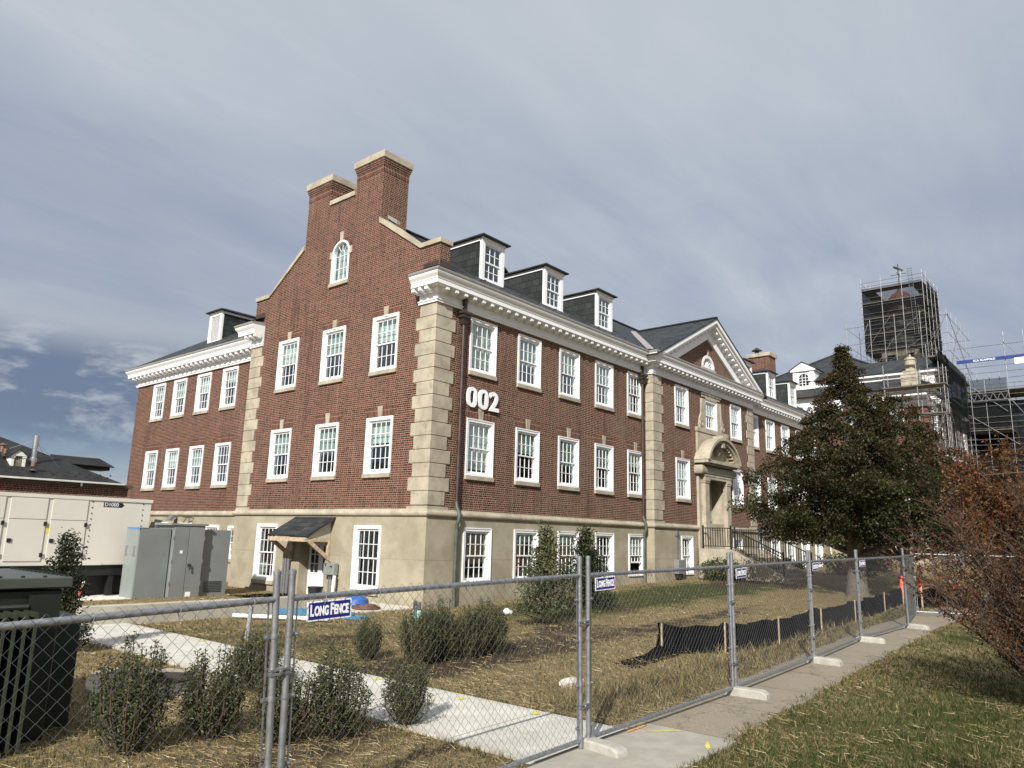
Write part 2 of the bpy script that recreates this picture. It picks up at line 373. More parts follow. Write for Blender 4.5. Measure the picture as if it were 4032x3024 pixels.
# --- end gable: parapet wall with stepped twin chimneys and an arched window
aw = [(YC+.5*math.cos(a)-.09, 11.80+.5*math.sin(a)) for a in [i*math.pi/14 for i in range(15)]]+[(YC-.59, 10.72), (YC+.41, 10.72)]
gab = [(YF+.012, 9.3), (YF+.012, 9.95), (YF-.05, 9.95), (YF-.05, 10.99), (16.86, 10.99), (18.95, 12.44), (18.95, 14.9), (20.41, 14.9), (20.41, 13.86), (21.88, 13.86), (21.88, 14.9), (23.30, 14.9), (23.30, 12.44), (25.40, 10.97), (26.33, 10.97), (26.33, 9.3)]
fill(gab, [aw], fX(XE), (-1, 0, 0), 'gable_wall', BRICK, bld, thick=.42)
for y0, y1 in ((18.95, 20.41), (21.88, 23.30)):
    ch = MB().box(XE+.42, XE+1.16, y0, y1, 11.6, 14.9).build('chimney', BRICK, bld)
    k = MB()
    for i, (z0, z1, o) in enumerate(((14.62, 14.69, .022), (14.69, 14.76, .045), (14.76, 14.84, .065))): k.box(XE-o, XE+1.16+o, y0-o, y1+o, z0, z1)
    k.build('chimney_corbel', BRICK, ch)
    MB().box(XE-.10, XE+1.26, y0-.10, y1+.10, 14.84, 15.10).build('chimney_cap', STONE, ch, bevel=.012)
    s_ = MB(); s_.box(XE-.008, XE+1.168, y0-.008, y1+.008, 14.36, 14.60).build('soldier_course', SOLD, ch)
fxw = lambda u, v, w_: (w_, u, v)
T = .15
MB().prism([(YF-.10, 10.99), (16.82, 10.99), (18.95, 12.44), (18.95, 12.44+T*1.25), (16.90, 10.99+T), (YF-.10, 10.99+T)], fxw, XE-.06, XE+.48).build('coping', STONE, bld)
MB().prism([(26.38, 10.97), (25.44, 10.97), (23.30, 12.44), (23.30, 12.44+T*1.25), (25.36, 10.97+T), (26.38, 10.97+T)], fxw, XE-.06, XE+.48).build('coping', STONE, bld)
MB().prism([(20.41, 13.86), (21.88, 13.86), (21.88, 14.03), (20.41, 14.03)], fxw, XE-.06, XE+.48).build('coping', STONE, bld)
MB().prism([(18.45, 12.36), (18.945, 12.70), (18.945, 12.82), (18.45, 12.48)], fxw, XE+.30, XE+.46).build('lead_flashing', GUTT, bld)
# --- quoins
def quoin(p0, corner, du, dv, nblk=15, z0=2.8, z1=9.05, wide=(.86, .70), narrow=(.70, .56)):
    """blocks round a corner: du/dv = unit directions of the two faces away from the corner; None leaves one out"""
    m_ = MB(); hgt = (z1-z0-.09)/nblk
    for i in range(-1, nblk):
        z_ = z1-(nblk-i)*hgt if 0 else z0+.09+i*hgt
        a, b = (wide if i % 2 else narrow)
        if i == -1: za, zb = z0-.02, z0+.075
        else: za, zb = z_+.022, z_+hgt
        pr = .035
        x0, y0 = corner
        xs = sorted((x0-pr*du, x0+a*du)) if du else (x0-pr, x0+.05)
        ys = sorted((y0-pr*dv, y0+b*dv)) if dv else (y0-pr, y0+.05)
        m_.box(xs[0], xs[1], ys[0], ys[1], za, zb)
        if i >= 0: m_.box(xs[0]+.02, xs[1]-.025, ys[0]+.02, ys[1]-.025, z_-.003, z_+.024)
    return m_.build('quoins', STONE, bld, bevel=.008)
quoin(bld, (XE, YF), 1, 1, wide=(.82, .86), narrow=(.66, .70))
quoin(bld, (XE, 26.33), 1, -1, wide=(.6, .88), narrow=(.6, .72))
quoin(bld, (PX0, YP), 1, 1, wide=(.86, .34), narrow=(.70, .34))
quoin(bld, (PX1, YP), -1, 1, wide=(.86, .34), narrow=(.70, .34))
# --- basement, belt course
front = [(XE, YF), (PX0, YF), (PX0, YP), (PX1, YP), (PX1, YF), (FX1, YF)]
BZ0, BZ1 = .66, 2.30
o = .035
bh = [hole(c, 1.27, BZ0, BZ1) for c in FW]
fill(rect(XE-o, PX0-o, -.6, 2.62), bh, fY(YF-o), (0, -1, 0), 'basement_wall', CONC, bld)
PB = [30.38, 35.7]
fill(rect(PX0-o, PX1+o, -.6, 2.62), [hole(c, 1.07, BZ0, BZ1) for c in PB], fY(YP-o), (0, -1, 0), 'basement_wall', CONC, bld)
fill(rect(PX1+o, FX1, -.6, 2.62), [hole(c, 1.27, BZ0, BZ1) for c in RW], fY(YF-o), (0, -1, 0), 'basement_wall', CONC, bld)
for x in (PX0-o, PX1+o): MB().quad((x, YP-o, -.6), (x, YF, -.6), (x, YF, 2.62), (x, YP-o, 2.62)).build('basement_wall', CONC, bld)
EB = [(24.08, 1.28, .36, 2.29), (18.52, 1.28, .36, 2.29)]
fill(rect(YF-o, 26.33+o, -.6, 2.62), [hole(c, w_, a, b) for c, w_, a, b in EB]+[rect(20.62, 22.0, -.05, 1.72)], fX(XE-o), (-1, 0, 0), 'basement_wall', CONC, bld)
WB = [(34.63, 1.25, .9, 2.30), (32.4, 1.25, .9, 2.28), (30.15, 1.25, .9, 2.22), (28.2, 1.2, .9, 2.2)]
fill(rect(26.33+o, 39.0, -.6, 2.62), [hole(c, w_, a, b) for c, w_, a, b in WB], fX(XW-o), (-1, 0, 0), 'basement_wall', CONC, bld)
MB().quad((XE-o, 26.33+o, -.6), (XW, 26.33+o, -.6), (XW, 26.33+o, 2.62), (XE-o, 26.33+o, 2.62)).build('basement_wall', CONC, bld)
belt = [(-.02, 2.58), (.05, 2.58)]+[(.05+.075*math.sin(a), 2.665-.085*math.cos(a)) for a in [i*math.pi/8 for i in range(1, 8)]]+[(.05, 2.76), (.04, 2.80), (-.02, 2.81)]
pth = [(XW, 39.0), (XW, 26.33), (XE, 26.33), (XE, YF), (PX0, YF), (PX0, YP), (PX1, YP), (PX1, YF), (FX1, YF)]
MB().sweep(belt, pth, -1).build('belt_course', STONE, bld, smooth=True)
# --- cornice: frieze, modillions, corona, crown gutter
MODM = {}
def cornice(path, label, modpath, zoff=0.0):
    fr = [(-.02, 9.05), (.09, 9.05), (.09, 9.10), (.115, 9.115), (.125, 9.15), (.05, 9.16), (.05, 9.37), (.10, 9.42), (.14, 9.47), (.14, 9.50), (-.02, 9.50)]
    MB().sweep(fr, path, -1).build('frieze', WHITE, bld)
    cr = [(-.02, 9.50), (.43, 9.50), (.43, 9.63), (.45, 9.645), (.45, 9.67), (.47, 9.70), (.515, 9.76), (.54, 9.81), (.54, 9.85), (-.02, 9.86)]
    c = MB().sweep(cr, path, -1).build('cornice', WHITE, bld)
    gt = [(-.02, 9.862), (.56, 9.852), (.575, 9.90), (.575, 9.935), (.50, 9.94), (-.02, 10.02)]
    MB().sweep(gt, path, -1).build('gutter', GUTT, c)
    MOD = MODM.get('m')
    if MOD is None:
        vs = []
        for q_, zl in ((.13, 9.34), (.40, 9.385)): vs += [(-.066, -q_, zl), (.066, -q_, zl), (.066, -q_, 9.505), (-.066, -q_, 9.505)]
        MOD = MODM['m'] = MB().add(vs, [(0, 1, 2, 3), (7, 6, 5, 4), (0, 4, 5, 1), (1, 5, 6, 2), (2, 6, 7, 3), (3, 7, 4, 0)]).mesh('modillion', WHITE)
    for (a, b, n, s0) in modpath:
        a = Vector(a+(0,)); b = Vector(b+(0,)); d = (b-a).normalized(); L = (b-a).length; ang = math.atan2(d.y, d.x)
        Ms = [Matrix.Translation(a+d*(s0+(L-2*s0)*i/max(1, n-1))) @ Matrix.Rotation(ang, 4, 'Z') for i in range(n)]
        if a.x < PX1-.1: pieces('modillion', MOD, Ms, c)
        else:
            q = MB()
            for m_ in Ms: q.add([tuple(m_ @ v.co) for v in MOD.vertices], [tuple(p.vertices) for p in MOD.polygons])
            q.build('modillions', WHITE, c)['kind'] = 'stuff'
cornice([(XE, 16.72), (XE, YF), (PX0, YF), (PX0, YP), (PX1, YP), (PX1, YF), (FX1, YF)], 'front',
        [((XE, 16.75), (XE, YF), 3, .1), ((XE, YF), (PX0, YF), 31, .06), ((PX0, YP), (PX1, YP), 27, .05), ((PX1, YF), (FX1, YF), 31, .06)])
cornice([(29, 39.0), (XW, 39.0), (XW, 26.33), (XE, 26.33), (XE, 25.58)], 'wing',
        [((XW, 39.0), (XW, 26.33), 30, .1), ((XE, 26.33), (XE, 25.58), 3, .06)])
# metal skirts where the cornice returns meet the gable wall
for y0, y1, ya, yb in ((25.60, 26.84, 25.64, 26.31),):
    sk = MB(); sk.add([(XE-.53, y0, 9.99), (XE-.53, y1, 9.99), (XE-.012, yb, 10.24), (XE-.012, ya, 10.24)], [(0, 1, 2, 3)])
    sk.box(XE-.02, XE-.004, min(ya, yb), max(ya, yb), 10.22, 10.42)
    if y0 > 20: sk.build('copper_skirt', COPPER, bld); break
sk = MB(); sk.add([(XE-.53, 16.70, 9.99), (XE-.53, 15.46, 9.99), (XE-.012, 15.99, 10.24), (XE-.012, 16.66, 10.24)], [(0, 1, 2, 3)]); sk.box(XE-.02, XE-.004, 15.99, 16.66, 10.22, 10.42)
sk.add([(XE-.53, 15.44, 9.99), (15.62, 15.44, 9.99), (15.62, YF-.07, 10.24), (XE-.012, YF-.07, 10.24)], [(0, 1, 2, 3)])
sk.box(XE-.02, XE+.43, YF-.07, YF-.052, 10.22, 10.42)
sk.build('copper_skirt', COPPER, bld)
# --- roof
def slab(m_, pts, t=.06):
    P = [Vector(p) for p in pts]; n_ = (P[1]-P[0]).cross(P[2]-P[0]).normalized()
    if n_.z < 0: n_ = -n_
    q = [tuple(p-n_*t) for p in P]; k = len(P)
    m_.add([tuple(p) for p in P]+q, [tuple(range(k)), tuple(range(2*k-1, k-1, -1))]+[(i, i+k, (i+1) % k+k, (i+1) % k) for i in range(k)])
EY, EZ, RZ = 15.52, 9.99, 13.70
rf = MB()
slab(rf, [(XE+.41, EY, EZ), (FX1-.3, EY, EZ), (FX1-.3, YC, RZ), (XE+.41, YC, RZ)])
slab(rf, [(XE+.41, 26.72, EZ), (FX1-.3, 26.72, EZ), (FX1-.3, YC, RZ), (XE+.41, YC, RZ)])
EXW = XW-.45; wr = 22.0; sl_ = (RZ-EZ)/(YC-EY)
yh = 39.45
slab(rf, [(EXW, 20.5, EZ), (EXW, yh, EZ), (EXW+6.15, yh-6.15, EZ+6.15*sl_), (EXW+6.15, 20.5, EZ+6.15*sl_)])
slab(rf, [(EXW, yh, EZ), (EXW+6.15, yh-6.15, EZ+6.15*sl_), (EXW+7.0, yh-6.15, EZ+6.15*sl_), (29.2, yh, EZ)])
slab(rf, [(29.2, yh, EZ), (EXW+7.0, yh-6.15, EZ+6.15*sl_), (EXW+7, 20.5, EZ+6.15*sl_), (29.2, 20.5, EZ)])
roof = rf.build('roof', SLATE, bld)
pr = MB(); PXE = 5.98; PZ = 12.74
slab(pr, [(PXC-PXE, 15.00, 9.73), (PXC, 15.00, PZ), (PXC, 20.6, PZ), (PXC-PXE, 20.6, 9.73)])
slab(pr, [(PXC+PXE, 15.00, 9.73), (PXC, 15.00, PZ), (PXC, 20.6, PZ), (PXC+PXE, 20.6, 9.73)])
pr.build('pavilion_roof', SLATE, bld)
MB().bar((27.0, 15.35, 10.0), (PXC, 19.75, 12.83), .30, .03).build('valley_flashing', GUTT, bld)
rg = MB(); rg.bar((XE+.5, YC, RZ+.02), (FX1-.4, YC, RZ+.02), .22, .06); rg.bar((PXC, 15.0, PZ+.02), (PXC, 20.0, PZ+.02), .2, .06); rg.build('ridge_cap', SLATE, bld)
SG = MB().box(0, .05, 0, .05, 0, .05).mesh('snow_guard', M('snow_guard', (.03, .03, .03), .5)); sgl = []
for i in range(70):
    x = 16.0+i*.33+random.uniform(-.04, .04); r_ = i % 3; y = EY+.35+.22*r_; z_ = EZ+(y-EY)*sl_
    if x < 27: sgl.append((x, y, z_))
pieces('snow_guard', SG, sgl, roof)
# --- pediment
def rake(prof_out0, prof_out1, lo, hi, mat, name):
    """both slopes: a band between offsets lo..hi below the roof line, from y=prof_out0 to prof_out1"""
    m_ = MB(); k = (PZ-9.73)/PXE
    for s_ in (-1, 1):
        xo = PXC+s_*PXE
        zt = lambda x: PZ-abs(x-PXC)*k
        xe = lambda d: PXC+s_*min(PXE, (PZ-d-9.86)/k)
        a = [(PXC, PZ-lo), (xe(lo), zt(xe(lo))-lo), (xe(hi), zt(xe(hi))-hi), (PXC, PZ-hi)]
        m_.prism(a, lambda u, v, w_: (u, w_, v), prof_out0, prof_out1)
    return m_.build(name, mat, bld)
ped = rake(15.03, 15.55, .07, .26, WHITE, 'pediment_crown'); rake(15.13, 15.55, .26, .40, WHITE, 'pediment_corona')
rake(15.50, 15.60, .40, .98, WHITE, 'pediment_frieze')
mo = MB(); k = (PZ-9.73)/PXE
for s_ in (-1, 1):
    for i in range(13):
        x = PXC+s_*(.42+i*.375); z_ = PZ-abs(x-PXC)*k-.40
        if z_ < 9.95: continue
        x0, x1 = x-.06, x+.06
        mo = MB(); mo.add([(x0, 15.20, z_-.115+ .06*k*s_), (x1, 15.20, z_-.115-.06*k*s_), (x1, 15.20, z_-.06*k*s_), (x0, 15.20, z_+.06*k*s_), (x0, 15.50, z_-.16+.06*k*s_), (x1, 15.50, z_-.16-.06*k*s_), (x1, 15.50, z_-.06*k*s_), (x0, 15.50, z_+.06*k*s_)],
               [(0, 1, 2, 3), (7, 6, 5, 4), (0, 4, 5, 1), (1, 5, 6, 2), (2, 6, 7, 3), (3, 7, 4, 0)])
        mo.build('rake_modillion', WHITE, ped)
# fanlight in the pediment
fc = PXC+.1
fl = MB(); N = 16
arc = lambda r0, r1, y0, y1, c, zc, ry=1.0, n=16: [MB().prism([(c+r0*math.cos(a), zc+ry*r0*math.sin(a)), (c+r1*math.cos(a), zc+ry*r1*math.sin(a)), (c+r1*math.cos(b), zc+ry*r1*math.sin(b)), (c+r0*math.cos(b), zc+ry*r0*math.sin(b))], lambda u, v, w_: (u, w_, v), y0, y1) for a, b in [(i*math.pi/n, (i+1)*math.pi/n) for i in range(n)]]
def merge(m_, lst):
    for q in lst: m_.add(q.v, q.f)
    return m_
merge(fl, arc(.53, .68, YP-.03, YP+.12, fc, 10.33, .92)); fl.box(fc-.68, fc+.68, YP-.03, YP+.12, 10.28, 10.36)
fan = fl.build('fanlight', WHITE, bld)
sp = MB()
for i in range(1, 8):
    a = i*math.pi/8; sp.bar((fc, YP+.06, 10.34), (fc+.55*math.cos(a), YP+.06, 10.34+.51*math.sin(a)), .03, .03)
merge(sp, arc(.12, .16, YP+.05, YP+.08, fc, 10.34)); sp.build('muntins', WHITE, fan)
MB().add([(fc+.56*math.cos(a), YP+.08, 10.34+.52*math.sin(a)) for a in [i*math.pi/16 for i in range(17)]], [tuple(range(17))]).build('pane', GLASS, fan)
MB().box(fc-.74, fc+.74, YP-.07, YP+.05, 10.16, 10.28).build('sill', STONE, fan)
MB().prism([(fc-.07, 10.94), (fc+.07, 10.94), (fc+.10, 11.22), (fc-.10, 11.22)], lambda u, v, w_: (u, w_, v), YP-.04, YP+.02).build('keystone', STONE, fan)
fb = merge(MB(), arc(.68, .86, YP-.006, YP+.02, fc, 10.33, .93)); fb.build('brick_arch', SOLD, fan)
# --- sash windows
WC = {}
BLIND2 = M('blind_grey', (.36, .41, .39), .9, var=.06); BLIND3 = M('blind_cream', (.54, .56, .49), .9, var=.06)
def wmeshes(w_, h, cols=4, rows=2, split=.5, cw=.10, lift=0.0):
    key = (round(w_, 3), round(h, 3), cols, rows, lift)
    if key in WC: return WC[key]
    f = MB(); b = w_/2
    cwb = .085
    for (x0, x1, z0, z1) in ((-b, -b+cw, 0, h), (b-cw, b, 0, h), (-b+cw, b-cw, h-cw, h), (-b+cw, b-cw, 0, cwb)): f.box(x0, x1, -.022, .20, z0, z1)
    # stepped back-band
    for (x0, x1, z0, z1) in ((-b-.002, -b+.03, 0, h+.002), (b-.03, b+.002, 0, h+.002), (-b+.03, b-.03, h-.03, h+.002)): f.box(x0, x1, -.04, .0, z0, z1)
    for (x0, x1, z0, z1) in ((-b+cw, -b+cw+.022, cwb, h-cw), (b-cw-.022, b-cw, cwb, h-cw), (-b+cw, b-cw, h-cw-.022, h-cw)): f.box(x0, x1, .012, .2, z0, z1)
    f.box(-b+.03, b-.03, -.045, .0, .0, .05)
    s_ = MB(); p = MB(); ix = b-cw-.022; zb, zt = cwb, h-cw-.022; zm = zb+(zt-zb)*split
    for (z0, z1, y) in ((zm-.02, zt, .045), (zb+lift, zm+.02+lift, .085)):
        st = .042
        s_.box(-ix, -ix+st, y, y+.035, z0, z1).box(ix-st, ix, y, y+.035, z0, z1).box(-ix+st, ix-st, y, y+.035, z1-st, z1).box(-ix+st, ix-st, y, y+.035, z0, z0+(.06 if y > .05 else .04))
        for i in range(1, cols): x = -ix+st+(2*ix-2*st)*i/cols; s_.box(x-.009, x+.009, y+.004, y+.03, z0+.04, z1-st)
        for i in range(1, rows): z_ = z0+.04+(z1-st-z0-.04)*i/rows; s_.box(-ix+st, ix-st, y+.0035, y+.0305, z_-.009, z_+.009)
        p.quad((-ix+st, y+.018, z0+.03), (ix-st, y+.018, z0+.03), (ix-st, y+.018, z1-.03), (-ix+st, y+.018, z1-.03))
    bl = []
    for fr in (.42, .56, .90, .18, .48, .31):
        q = MB(); n = 16; z0 = zt-(zt-zb)*fr
        for i in range(n):
            xa, xb = -ix+.02+(2*ix-.04)*i/n, -ix+.02+(2*ix-.04)*(i+1)/n; ya, yb = .19+.012*(i % 2), .19+.012*((i+1) % 2)
            q.quad((xa, ya, z0), (xb, yb, z0), (xb, yb, zt+.02), (xa, ya, zt+.02))
        q.box(-ix+.02, ix-.02, .185, .205, z0-.025, z0)
        bl.append(q.mesh('blind', (BLIND, BLIND2, BLIND3)[len(bl) % 3]))
    WC[key] = (f.mesh('window', WHITE), s_.mesh('sash', WHITE), p.mesh('pane', GLASS), bl)
    return WC[key]
sill_m = {}; arch_m = {}
def window(x, y, z, rz, w_, h, blind=None, sill=True, arch=False, key=False, parent=bld, **kw):
    f, s_, p, bl = wmeshes(w_, h, **kw)
    o = link('window', f, parent); o.location = (x, y, z); o.rotation_euler = (0, 0, rz)
    link('sash', s_, o); link('pane', p, o)
    if blind is not None: link('blind', bl[blind], o)
    if sill:
        if w_ not in sill_m: sill_m[w_] = MB().box(-w_/2-.02, w_/2+.02, -.075, .06, -.135, -.002).mesh('sill', STONE, bevel=.006)
        link('sill', sill_m[w_], o)
    if arch:
        kk = (w_, key)
        if kk not in arch_m:
            t = .31; g_ = lambda u, v, q: (u, q, v)
            a = MB()
            if key:
                a.prism([(-w_/2, 0), (-.085, 0), (-.115, t), (-w_/2-.17, t)], g_, -.007, .03); a.prism([(.085, 0), (w_/2, 0), (w_/2+.17, t), (.115, t)], g_, -.007, .03)
            else: a.prism([(-w_/2, 0), (w_/2, 0), (w_/2+.14, t), (-w_/2-.14, t)], g_, -.007, .03)
            me = a.mesh('brick_arch', SOLD)
            me.transform(Matrix.Translation((0, 0, h+.004)))
            k2 = None
            if key:
                k2 = MB().prism([(-.085, -.0), (.085, -.0), (.12, .355), (-.12, .355)], g_, -.035, .03).mesh('keystone', STONE); k2.transform(Matrix.Translation((0, 0, h+.004)))
            arch_m[kk] = (me, k2)
        link('brick_arch', arch_m[kk][0], o)
        if key: link('keystone', arch_m[kk][1], o)
    return o
RE = R(-90)
rb = lambda *a: random.choice(a)
for i, c in enumerate(FW):
    window(c, YF, Z2, 0, 1.27, 8.94-Z2, (2, 1, 0, 4, 5)[i]); window(c, YF, Z1, 0, 1.27, Z1T-Z1, (2, 0, 1, 4, 5)[i], arch=True, key=True)
    window(c, YF-o, BZ0, 0, 1.27, BZ1-BZ0, None if i in (0, 3) else 3, sill=False, lift=.42 if i == 4 else 0.0)
for c in RW:
    window(c, YF, Z2, 0, 1.27, 8.94-Z2, rb(0, 1)); window(c, YF, Z1, 0, 1.27, Z1T-Z1, rb(0, 1), arch=True, key=True); window(c, YF-o, BZ0, 0, 1.27, BZ1-BZ0, None, sill=False)
for i in (0, 2):
    window(PW[i], YP, Z2, 0, 1.27, 8.94-Z2, 0); window(PW[i], YP, Z1, 0, 1.27, Z1T-Z1, 1, arch=True, key=True)
window(PW[1], YP, 7.30, 0, 1.27, 1.42, 1, sill=False)
for c in PB: window(c, YP-o, BZ0, 0, 1.07, BZ1-BZ0, None, sill=False, cols=3)
for i, c in enumerate(EW):
    window(XE, c, Z2, RE, 1.27, Z2T-Z2, (0, 4, 0)[i], arch=True, key=True); window(XE, c, Z1, RE, 1.27, Z1T-Z1, (4, 1, 0)[i], arch=True, key=True)
for i, c in enumerate(WW):
    window(XW, c, 7.24, RE, 1.24, 1.73, (1, 4, 0, 5)[i]); window(XW, c, Z1, RE, 1.24, Z1T-Z1, (1, 0, 1, None)[i], arch=True)
for c, w_, a, b in EB: window(XE-o, c, a, RE, w_, b-a, None, sill=True)
for c, w_, a, b in WB: window(XW-o, c, a, RE, w_, b-a, None)
# arched gable window
yc = YC-.09
gw = MB(); fx_ = lambda u, v, q: (XE+q, u, v)
for a, b in [(i*math.pi/16, (i+1)*math.pi/16) for i in range(16)]:
    gw.prism([(yc+.425*math.cos(a), 11.80+.425*math.sin(a)), (yc+.5*math.cos(a), 11.80+.5*math.sin(a)), (yc+.5*math.cos(b), 11.80+.5*math.sin(b)), (yc+.425*math.cos(b), 11.80+.425*math.sin(b))], fx_, -.03, .14)
gw.box(XE-.03, XE+.14, yc-.5, yc-.425, 10.72, 11.80).box(XE-.03, XE+.14, yc+.425, yc+.5, 10.72, 11.80).box(XE-.035, XE+.14, yc-.425, yc+.425, 10.72, 10.80)
gwo = gw.build('arched_window', WHITE, bld)
mt = MB()
for u in (-.127, .127): mt.box(XE+.05, XE+.08, yc+u-.008, yc+u+.008, 10.8, 11.80)
for z_ in (11.25, 11.73): mt.box(XE+.051, XE+.081, yc-.38, yc+.38, z_-.008, z_+.008)
for a in (50, 90, 130): mt.bar((XE+.065, yc+.13*math.cos(R(a)), 11.81+.13*math.sin(R(a))), (XE+.065, yc+.38*math.cos(R(a)), 11.81+.41*math.sin(R(a))), .015, .015)
for i in range(8):
    a, b = i*math.pi/8, (i+1)*math.pi/8; mt.bar((XE+.065, yc+.135*math.cos(a), 11.80+.135*math.sin(a)), (XE+.065, yc+.135*math.cos(b), 11.80+.135*math.sin(b)), .015, .015)
mt.build('muntins', WHITE, gwo)
MB().add([(XE+.07, yc+.39*math.cos(a), 11.80+.39*math.sin(a)) for a in [i*math.pi/16 for i in range(17)]]+[(XE+.07, yc-.39, 10.78), (XE+.07, yc+.39, 10.78)], [tuple(range(19))]).build('pane', GLASS, gwo)
MB().box(XE-.07, XE+.05, yc-.54, yc+.54, 10.60, 10.72).build('sill', STONE, gwo)
ks = MB(); ks.prism([(yc-.07, 12.30), (yc+.07, 12.30), (yc+.10, 12.62), (yc-.10, 12.62)], fx_, -.035, .02)
for s_ in (-1, 1): MB().box(XE-.03, XE+.02, *sorted((yc+s_*.50, yc+s_*.63)), 11.70, 11.96).build('impost_block', STONE, gwo)
ks.build('keystone', STONE, gwo)
ba = MB()
for a, b in [(i*math.pi/16, (i+1)*math.pi/16) for i in range(16)]:
    ba.prism([(yc+.5*math.cos(a), 11.80+.5*math.sin(a)), (yc+.63*math.cos(a), 11.80+.63*math.sin(a)), (yc+.63*math.cos(b), 11.80+.63*math.sin(b)), (yc+.5*math.cos(b), 11.80+.5*math.sin(b))], fx_, -.007, .02)
ba.build('brick_arch', SOLD, gwo)
MB().box(XE+.22, XE+.24, yc-.45, yc+.45, 10.75, 12.25).build('blind', BLIND2, gwo)
# --- dormers
DW, DH = 1.14, 1.49
dslope = sl_
def dormer(x, y, z, rz, louver=False):
    g_ = lambda u, v, q: (q, u, v); yb = DH/dslope
    ck = MB()
    for s_ in (-1, 1): ck.prism([(.02, -.12), (.02, DH), (yb+.28, DH)], g_, *sorted((s_*(DW/2-.05), s_*DW/2)))
    d = ck.build('dormer', SLATE2, bld); d.location = (x, y, z); d.rotation_euler = (0, 0, rz)
    b = DW/2+.012
    fr = MB(); fr.box(-b, -b+.15, -.03, .08, -.06, DH).box(b-.15, b, -.03, .08, -.06, DH).box(-b+.15, b-.15, -.03, .08, DH-.17, DH).box(-b+.15, b-.15, -.03, .08, -.06, .07).box(-b-.02, b+.02, -.06, .02, -.07, -.01)
    fr.box(-b-.04, b+.04, -.07, .0, DH-.05, DH+.02)
    fr.box(-b-.02, -b+.012, .081, yb, DH-.10, DH+.01).box(b-.012, b+.02, .081, yb, DH-.10, DH+.01)
    link('dormer_front', fr.mesh('dormer_front', WHITE), d)
    ix = b-.15
    if louver:
        lv = MB()
        for i in range(22): z_ = .08+i*(DH-.27)/22; lv.add([(-ix, .0, z_), (ix, .0, z_), (ix, .05, z_+.055), (-ix, .05, z_+.055), (-ix, .0, z_+.012), (ix, .0, z_+.012), (ix, .05, z_+.067), (-ix, .05, z_+.067)], [(0, 1, 5, 4), (4, 5, 6, 7), (0, 3, 2, 1), (2, 3, 7, 6)])
        link('louver', lv.mesh('louver', WHITE), d)
    else:
        s_ = MB(); p = MB(); z0, z1 = .07, DH-.17; zm = z0+(z1-z0)*.48
        for (a, c, yy) in ((zm-.02, z1, .02), (z0, zm+.02, .05)):
            s_.box(-ix, -ix+.045, yy, yy+.03, a, c).box(ix-.045, ix, yy, yy+.03, a, c).box(-ix+.045, ix-.045, yy, yy+.03, c-.045, c).box(-ix+.045, ix-.045, yy, yy+.03, a, a+.05)
            for i in (1, 2): xx = -ix+.045+(2*ix-.09)*i/3; s_.box(xx-.011, xx+.011, yy+.003, yy+.027, a, c)
            s_.box(-ix, ix, yy+.002, yy+.028, (a+c)/2-.011, (a+c)/2+.011)
            p.quad((-ix, yy+.015, a), (ix, yy+.015, a), (ix, yy+.015, c), (-ix, yy+.015, c))
        link('sash', s_.mesh('sash', WHITE), d); link('pane', p.mesh('pane', GLASS), d)
    e = b+.15; yf = -.20; rr = MB(); zt = DH+.03; ap = (0, .42, zt+.31); bk = (0, 3.4, zt+.31)
    P = [(-e, yf, zt), (e, yf, zt), (e, 2.9, zt), (-e, 2.9, zt)]
    rr.add(P+[(a_, b_, c_+.045) for a_, b_, c_ in P]+[ap, bk], [(0, 3, 2, 1), (0, 1, 5, 4), (1, 2, 6, 5), (3, 0, 4, 7), (4, 5, 8), (5, 6, 9, 8), (7, 4, 8, 9)])
    link('dormer_roof', rr.mesh('dormer_roof', SLATE), d)
    return d
for xc in (18.20, 21.71, 25.24, 39.95, 43.45, 46.98): dormer(xc, 16.50, 10.63, 0)
dormer(17.25, 33.62, 10.86, RE, louver=True)
# --- front doorway: stone surround, segmental pediment, upper window surround
dw = MB(); y0 = YP-.10
gY = lambda u, v, q: (u, q, v)
dw.box(31.50, 32.02, YP-.12, YP+.05, 1.75, 5.55).box(34.20, 34.75, YP-.12, YP+.05, 1.75, 5.55).box(32.02, 34.20, YP-.12, YP+.05, 4.98, 5.56)
for x0, x1 in ((31.72, 32.18), (34.03, 34.48)):
    dw.box(x0, x1, YP-.34, YP-.11, 1.78, 2.05).box(x0+.03, x1-.03, YP-.31, YP-.11, 2.05, 4.72).box(x0, x1, YP-.34, YP-.11, 4.72, 4.80).box(x0-.02, x1+.02, YP-.36, YP-.11, 4.80, 4.90)
dw.box(31.70, 34.50, YP-.34, YP-.115, 4.90, 5.02).box(31.68, 34.52, YP-.36, YP-.115, 5.02, 5.10)
fz = [(0.115, 5.10), (.33, 5.10)]+[(.33+.10*math.sin(a), 5.30-.2*math.cos(a)) for a in [i*math.pi/8 for i in range(1, 8)]]+[(.33, 5.5), (.115, 5.5)]
dw.sweep(fz, [(31.70, YP+.2), (31.70, YP+.0), (34.50, YP+.0), (34.50, YP+.2)], -1)
sur = dw.build('doorway_surround', STONE, bld)
dn = MB()
for i in range(22): x = 31.6+i*.1425; dn.box(x, x+.075, YP-.60, YP-.12, 5.515, 5.60)
cx, rr_ = 33.08, 1.70; zc = 5.72-.62
a0 = math.asin(.64/1.72)
zc = 5.72-1.72*math.sin(R(22)); 
arcs = [R(22+i*(136)/18) for i in range(19)]
pd = MB()
pd.box(31.32, 34.84, YP-.68, YP+.0, 5.60, 5.74)
